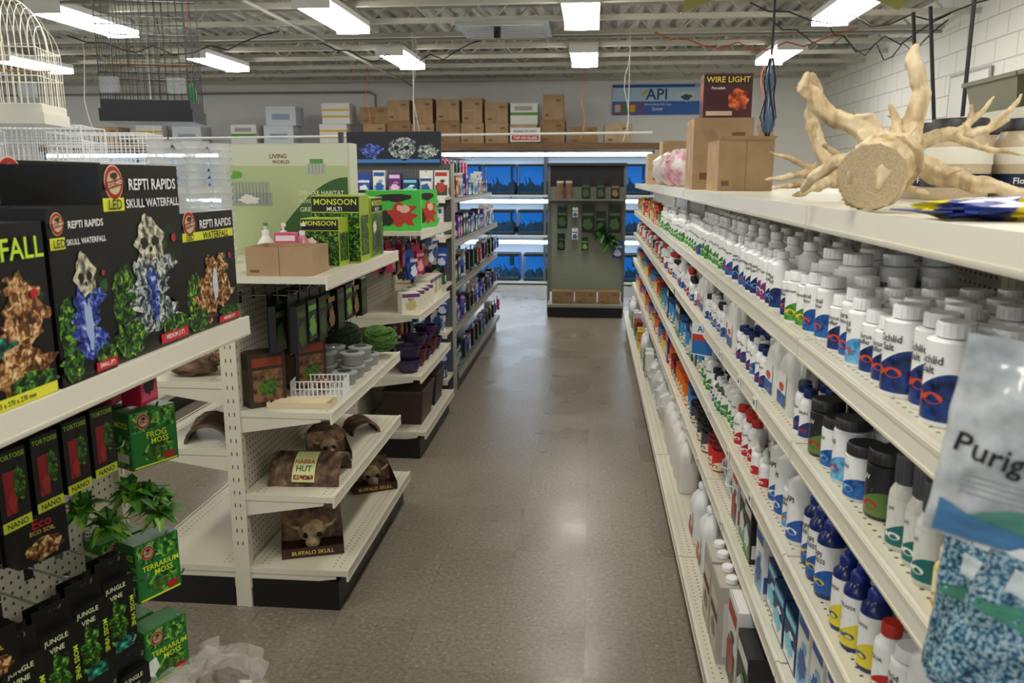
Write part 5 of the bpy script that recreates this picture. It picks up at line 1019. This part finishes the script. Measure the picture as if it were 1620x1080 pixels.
for x in (-4.8, -1.9, .35): cable('hanging_cable', [(x, 8.9, 2.03), (x, 8.9, 3.09)], .004, M('c9cbc8', .4), 'thin white cord holding a rail', 'cable', 'rail cords')
# ---------------------------------------------------------------- bird cages
def cage(label, loc, W, D, H, col, base, dome=True, nb=14, r=.0022, hang_top=None, name='bird_cage', perch=True):
    m = M(col, .4); w = MB()
    def rim(x0, y0, x1, y1, z): w.tube([(x0,y0,z), (x1,y0,z), (x1,y1,z), (x0,y1,z), (x0,y0,z)], r*1.6, m, 4, False)
    zz = .10; fr_ = .68 if not dome else .5
    for z in (zz, zz+(H-zz)*.25, zz+(H-zz)*fr_): rim(-W/2, -D/2, W/2, D/2, z)
    ht = zz+(H-zz)*fr_
    for i in range(nb+1):
        x = -W/2+W*i/nb; t = x/(W/2)
        for s_ in (-1, 1):
            pts_ = [(x, s_*D/2, zz), (x, s_*D/2, ht)]
            if dome: pts_ += [(x*(1-.1*k/4)*1, s_*D/2*cos(k*pi/8), ht+(H-ht)*sin(k*pi/8)*math.sqrt(max(0, 1-t*t*.8))) for k in range(1, 5)]
            w.tube(pts_, r, m, 4, False)
    nd = max(4, int(nb*D/W))
    for i in range(nd+1):
        y = -D/2+D*i/nd
        for s_ in (-1, 1): w.tube([(s_*W/2, y, zz), (s_*W/2, y, ht)], r, m, 4, False)
    if not dome:
        rim(-W/2, -D/2, W/2, D/2, H)
        for i in range(nb+1):
            x = -W/2+W*i/nb; w.tube([(x, -D/2, ht), (x, -D/2, H), (x, D/2, H), (x, D/2, ht)], r, m, 4, False)
        for k in range(4): w.tube([(-W/2, -D/2, zz+(H-zz)*(.15+k*.2)), (W/2, -D/2, zz+(H-zz)*(.15+k*.2))], r, m, 4, False)
        for sx in (-1, 1):
            for sy in (-1, 1): w.tube([(sx*W/2, sy*D/2, zz), (sx*W/2, sy*D/2, H)], r*1.5, m, 4, False)
    else:
        w.tube([(-W/2*cos(k*pi/12), 0, ht+(H-ht)*sin(k*pi/12)) for k in range(13)], r*1.8, m, 4, False)
    t = MB(); bm = M(base, .35); t.box(-W/2-.012, -D/2-.012, 0, W/2+.012, D/2+.012, .06, bm); t.box(-W/2-.004, -D/2-.004, .06, W/2+.004, D/2+.004, .10, bm)
    parts = [('cage_tray', t), ]
    if perch:
        p = MB(); p.tube([(-W/2, 0, zz+.18), (W/2, 0, zz+.18)], .006, M('8a6a44', .6), 6); parts.append(('perch', p, 'wooden perch'))
        for x0_ in (-W/2+.01, W/2-.09): f = MB(); f.box(x0_, -D/2-.04, zz+.03, x0_+.08, -D/2-.002, zz+.10, M('c9ced2', .15, alpha=.35)); parts.append(('feeder_cup', f, 'clear plastic feeder cup'))
        d = MB(); d.tube([(-.06, -D/2-.004, zz+.15), (.06, -D/2-.004, zz+.15), (.06, -D/2-.004, zz+.30), (-.06, -D/2-.004, zz+.30), (-.06, -D/2-.004, zz+.15)], r*1.6, m, 4, False); parts.append(('cage_door', d))
    if hang_top: q = MB(); q.tube([(0, 0, H), (0, 0, hang_top-loc[2])], .004, m, 5); parts.append(('hanging_hook', q))
    thing(name, label, 'cage', w, parts, loc, .25, 'cages')
cage('black wire bird cage with black tray hanging from ceiling', (-2.17, 4.05, 1.865), .40, .30, .60, '141416', '0f0f10', False, 12, .0017, 3.09)
cage('cream wire bird cage with rounded top hanging from ceiling', (-3.10, 4.28, 1.875), .44, .34, .66, 'e2dfd2', 'dad7c8', True, 14, .0022, 3.09)
cage('white wire small animal cage on shelving top', (-3.25, 4.7, 1.5306), .62, .42, .36, 'e2e4e6', '3a7a9a', False, 22, .0022, None, 'small_animal_cage', False)
cage('white wire small animal cage on shelving top', (-3.3, 5.5, 1.5306), .62, .42, .36, 'e2e4e6', 'b9bcc0', False, 22, .0022, None, 'small_animal_cage', False)
cage('white wire small animal cage on shelving top', (-3.25, 3.8, 1.5306), .62, .42, .3, 'e2e4e6', '2a6a9a', False, 22, .0022, None, 'small_animal_cage', False)
mb = MB(); mb.tube([(0, 0, 0), (0, 0, -.08)], .002, CHROME, 4); mb.lathe([(0, -.2), (.02, -.19), (.022, -.12), (.01, -.08), (0, -.08)], M('1f9a5a', .3), 12)
thing('hanging_bird_toy', 'green plastic bird toy hanging on a chain', 'toy', mb, [('chain', (lambda q: (q.tube([(0, 0, 0), (0, 0, .93)], .002, M('c23a30', .5), 4), q)[1])(MB()))], (-2.08, 4.28, 2.16))
# ---------------------------------------------------------------- right background
gondola('tall ivory shelving unit with stacked plastic bins', 2.22, 3.2, 4.55, 1.86, [(-1, .45, .16, [(.6, .4), (1.1, .4), (1.5, .4)])], (1.89, -.42, .42))
for i in range(2):
    gondola('ivory stocked shelving unit by the block wall', 2.75, 4.7+i*1.3, 5.998+i*1.3, 1.62, [(-1, .45, .16, [(.6, .4), (1.1, .4)])], (1.65, -.42, .42))
bn = MB(); oc = M('84856f', .5)
bn.add([(-.22, -.15, 0), (.22, -.15, 0), (.22, .15, 0), (-.22, .15, 0), (-.26, -.18, .16), (.26, -.18, .16), (.26, .18, .16), (-.26, .18, .16), (-.25, -.17, .16), (.25, -.17, .16), (.25, .17, .16), (-.25, .17, .16), (-.21, -.14, .01), (.21, -.14, .01), (.21, .14, .01), (-.21, .14, .01)],
       [(0,3,2,1), (0,1,5,4), (1,2,6,5), (2,3,7,6), (3,0,4,7), (4,5,9,8), (5,6,10,9), (6,7,11,10), (7,4,8,11), (8,9,13,12), (9,10,14,13), (10,11,15,14), (11,8,12,15), (12,13,14,15)], oc)
br = MB(); br.box(-.275, -.195, .15, .275, -.18, .17, oc); br.box(-.275, .18, .15, .275, .195, .17, oc); br.box(-.275, -.18, .15, -.26, .18, .17, oc); br.box(.26, -.18, .15, .275, .18, .17, oc)
template('bin', 'storage_bin', 'olive grey plastic litter tray', 'bin', bn, [('rim', br)], .55, .39, .17)
for i, (x, y, l) in enumerate([(2.04, 4.27, 0), (2.04, 3.7, 0), (2.6, 4.98, 0), (2.6, 4.98, 1), (2.6, 5.6, 0)]): spawn('bin', (x, y, (1.8946 if x < 2.5 else 1.6546)+l*.172), R90, 'storage bins')
mb = MB(); mb.box(-.02, -.4, 0, .01, .4, .5, M('e6e6e2', .5)); f_ = MB(); f_.box(-.016, -.43, -.03, -.01, .43, .53, M('a8a8a2', .5))
thing('white_panel', 'large plain white framed board on block wall', 'board', mb, [('frame', f_)], (3.485, 8.4, 2.05))
for x, y, a in [(2.38, 6.45, -.14), (2.42, 6.25, -.14), (2.40, 5.85, 0)]:
    mb = MB(); mb.tube([(0, 0, 0), (a, 0, 1.1)], .014, BLK, 8); mb.lathe([(0, 0), (.03, 0), (.03, .03), (0, .03)], BLK, 10)
    thing('black_pole', 'thin black metal pole standing on shelving top', 'pole', mb, [], (x, y, 1.652), 0, 'black poles')
for i in range(5):
    mb_ = MB(); mb_.sphere((0, 0, .1), (.12, .09, .1), NM('feedbag%d' % i, [(.4, ['2a3a6a', '8a7a5a', '3a4a3a', 'a08a4a', '5a3a2a'][i]), (.6, 'c8c2b0')], 9, .4), 18, 12, .2, i, 3)
    mb_.box(-.1, -.004, .18, .1, .004, .22, M('b8b2a0', .5)); thing('feed_bag', 'printed bag of pet feed standing on shelving', 'bag', mb_, [], (2.02, 3.35+.25*i, 1.503), 1.5, 'feed bags')
# ---------------------------------------------------------------- world, camera
w = bpy.data.worlds.new('world'); bpy.context.scene.world = w; w.use_nodes = True
w.node_tree.nodes['Background'].inputs[0].default_value = (.75, .85, 1, 1); w.node_tree.nodes['Background'].inputs[1].default_value = .6
cam = bpy.data.cameras.new('cam'); co = bpy.data.objects.new('camera', cam); COL.objects.link(co)
co.location = (0, 0, 1.6); co.rotation_euler = (radians(78.8), 0, radians(5.5)); cam.sensor_width = 36; cam.lens = 29.04; cam.clip_start = .02
cam.dof.use_dof = True; cam.dof.focus_distance = 3.0; cam.dof.aperture_fstop = 6.5
bpy.context.scene.camera = co
bpy.context.scene.view_settings.view_transform = 'Standard'
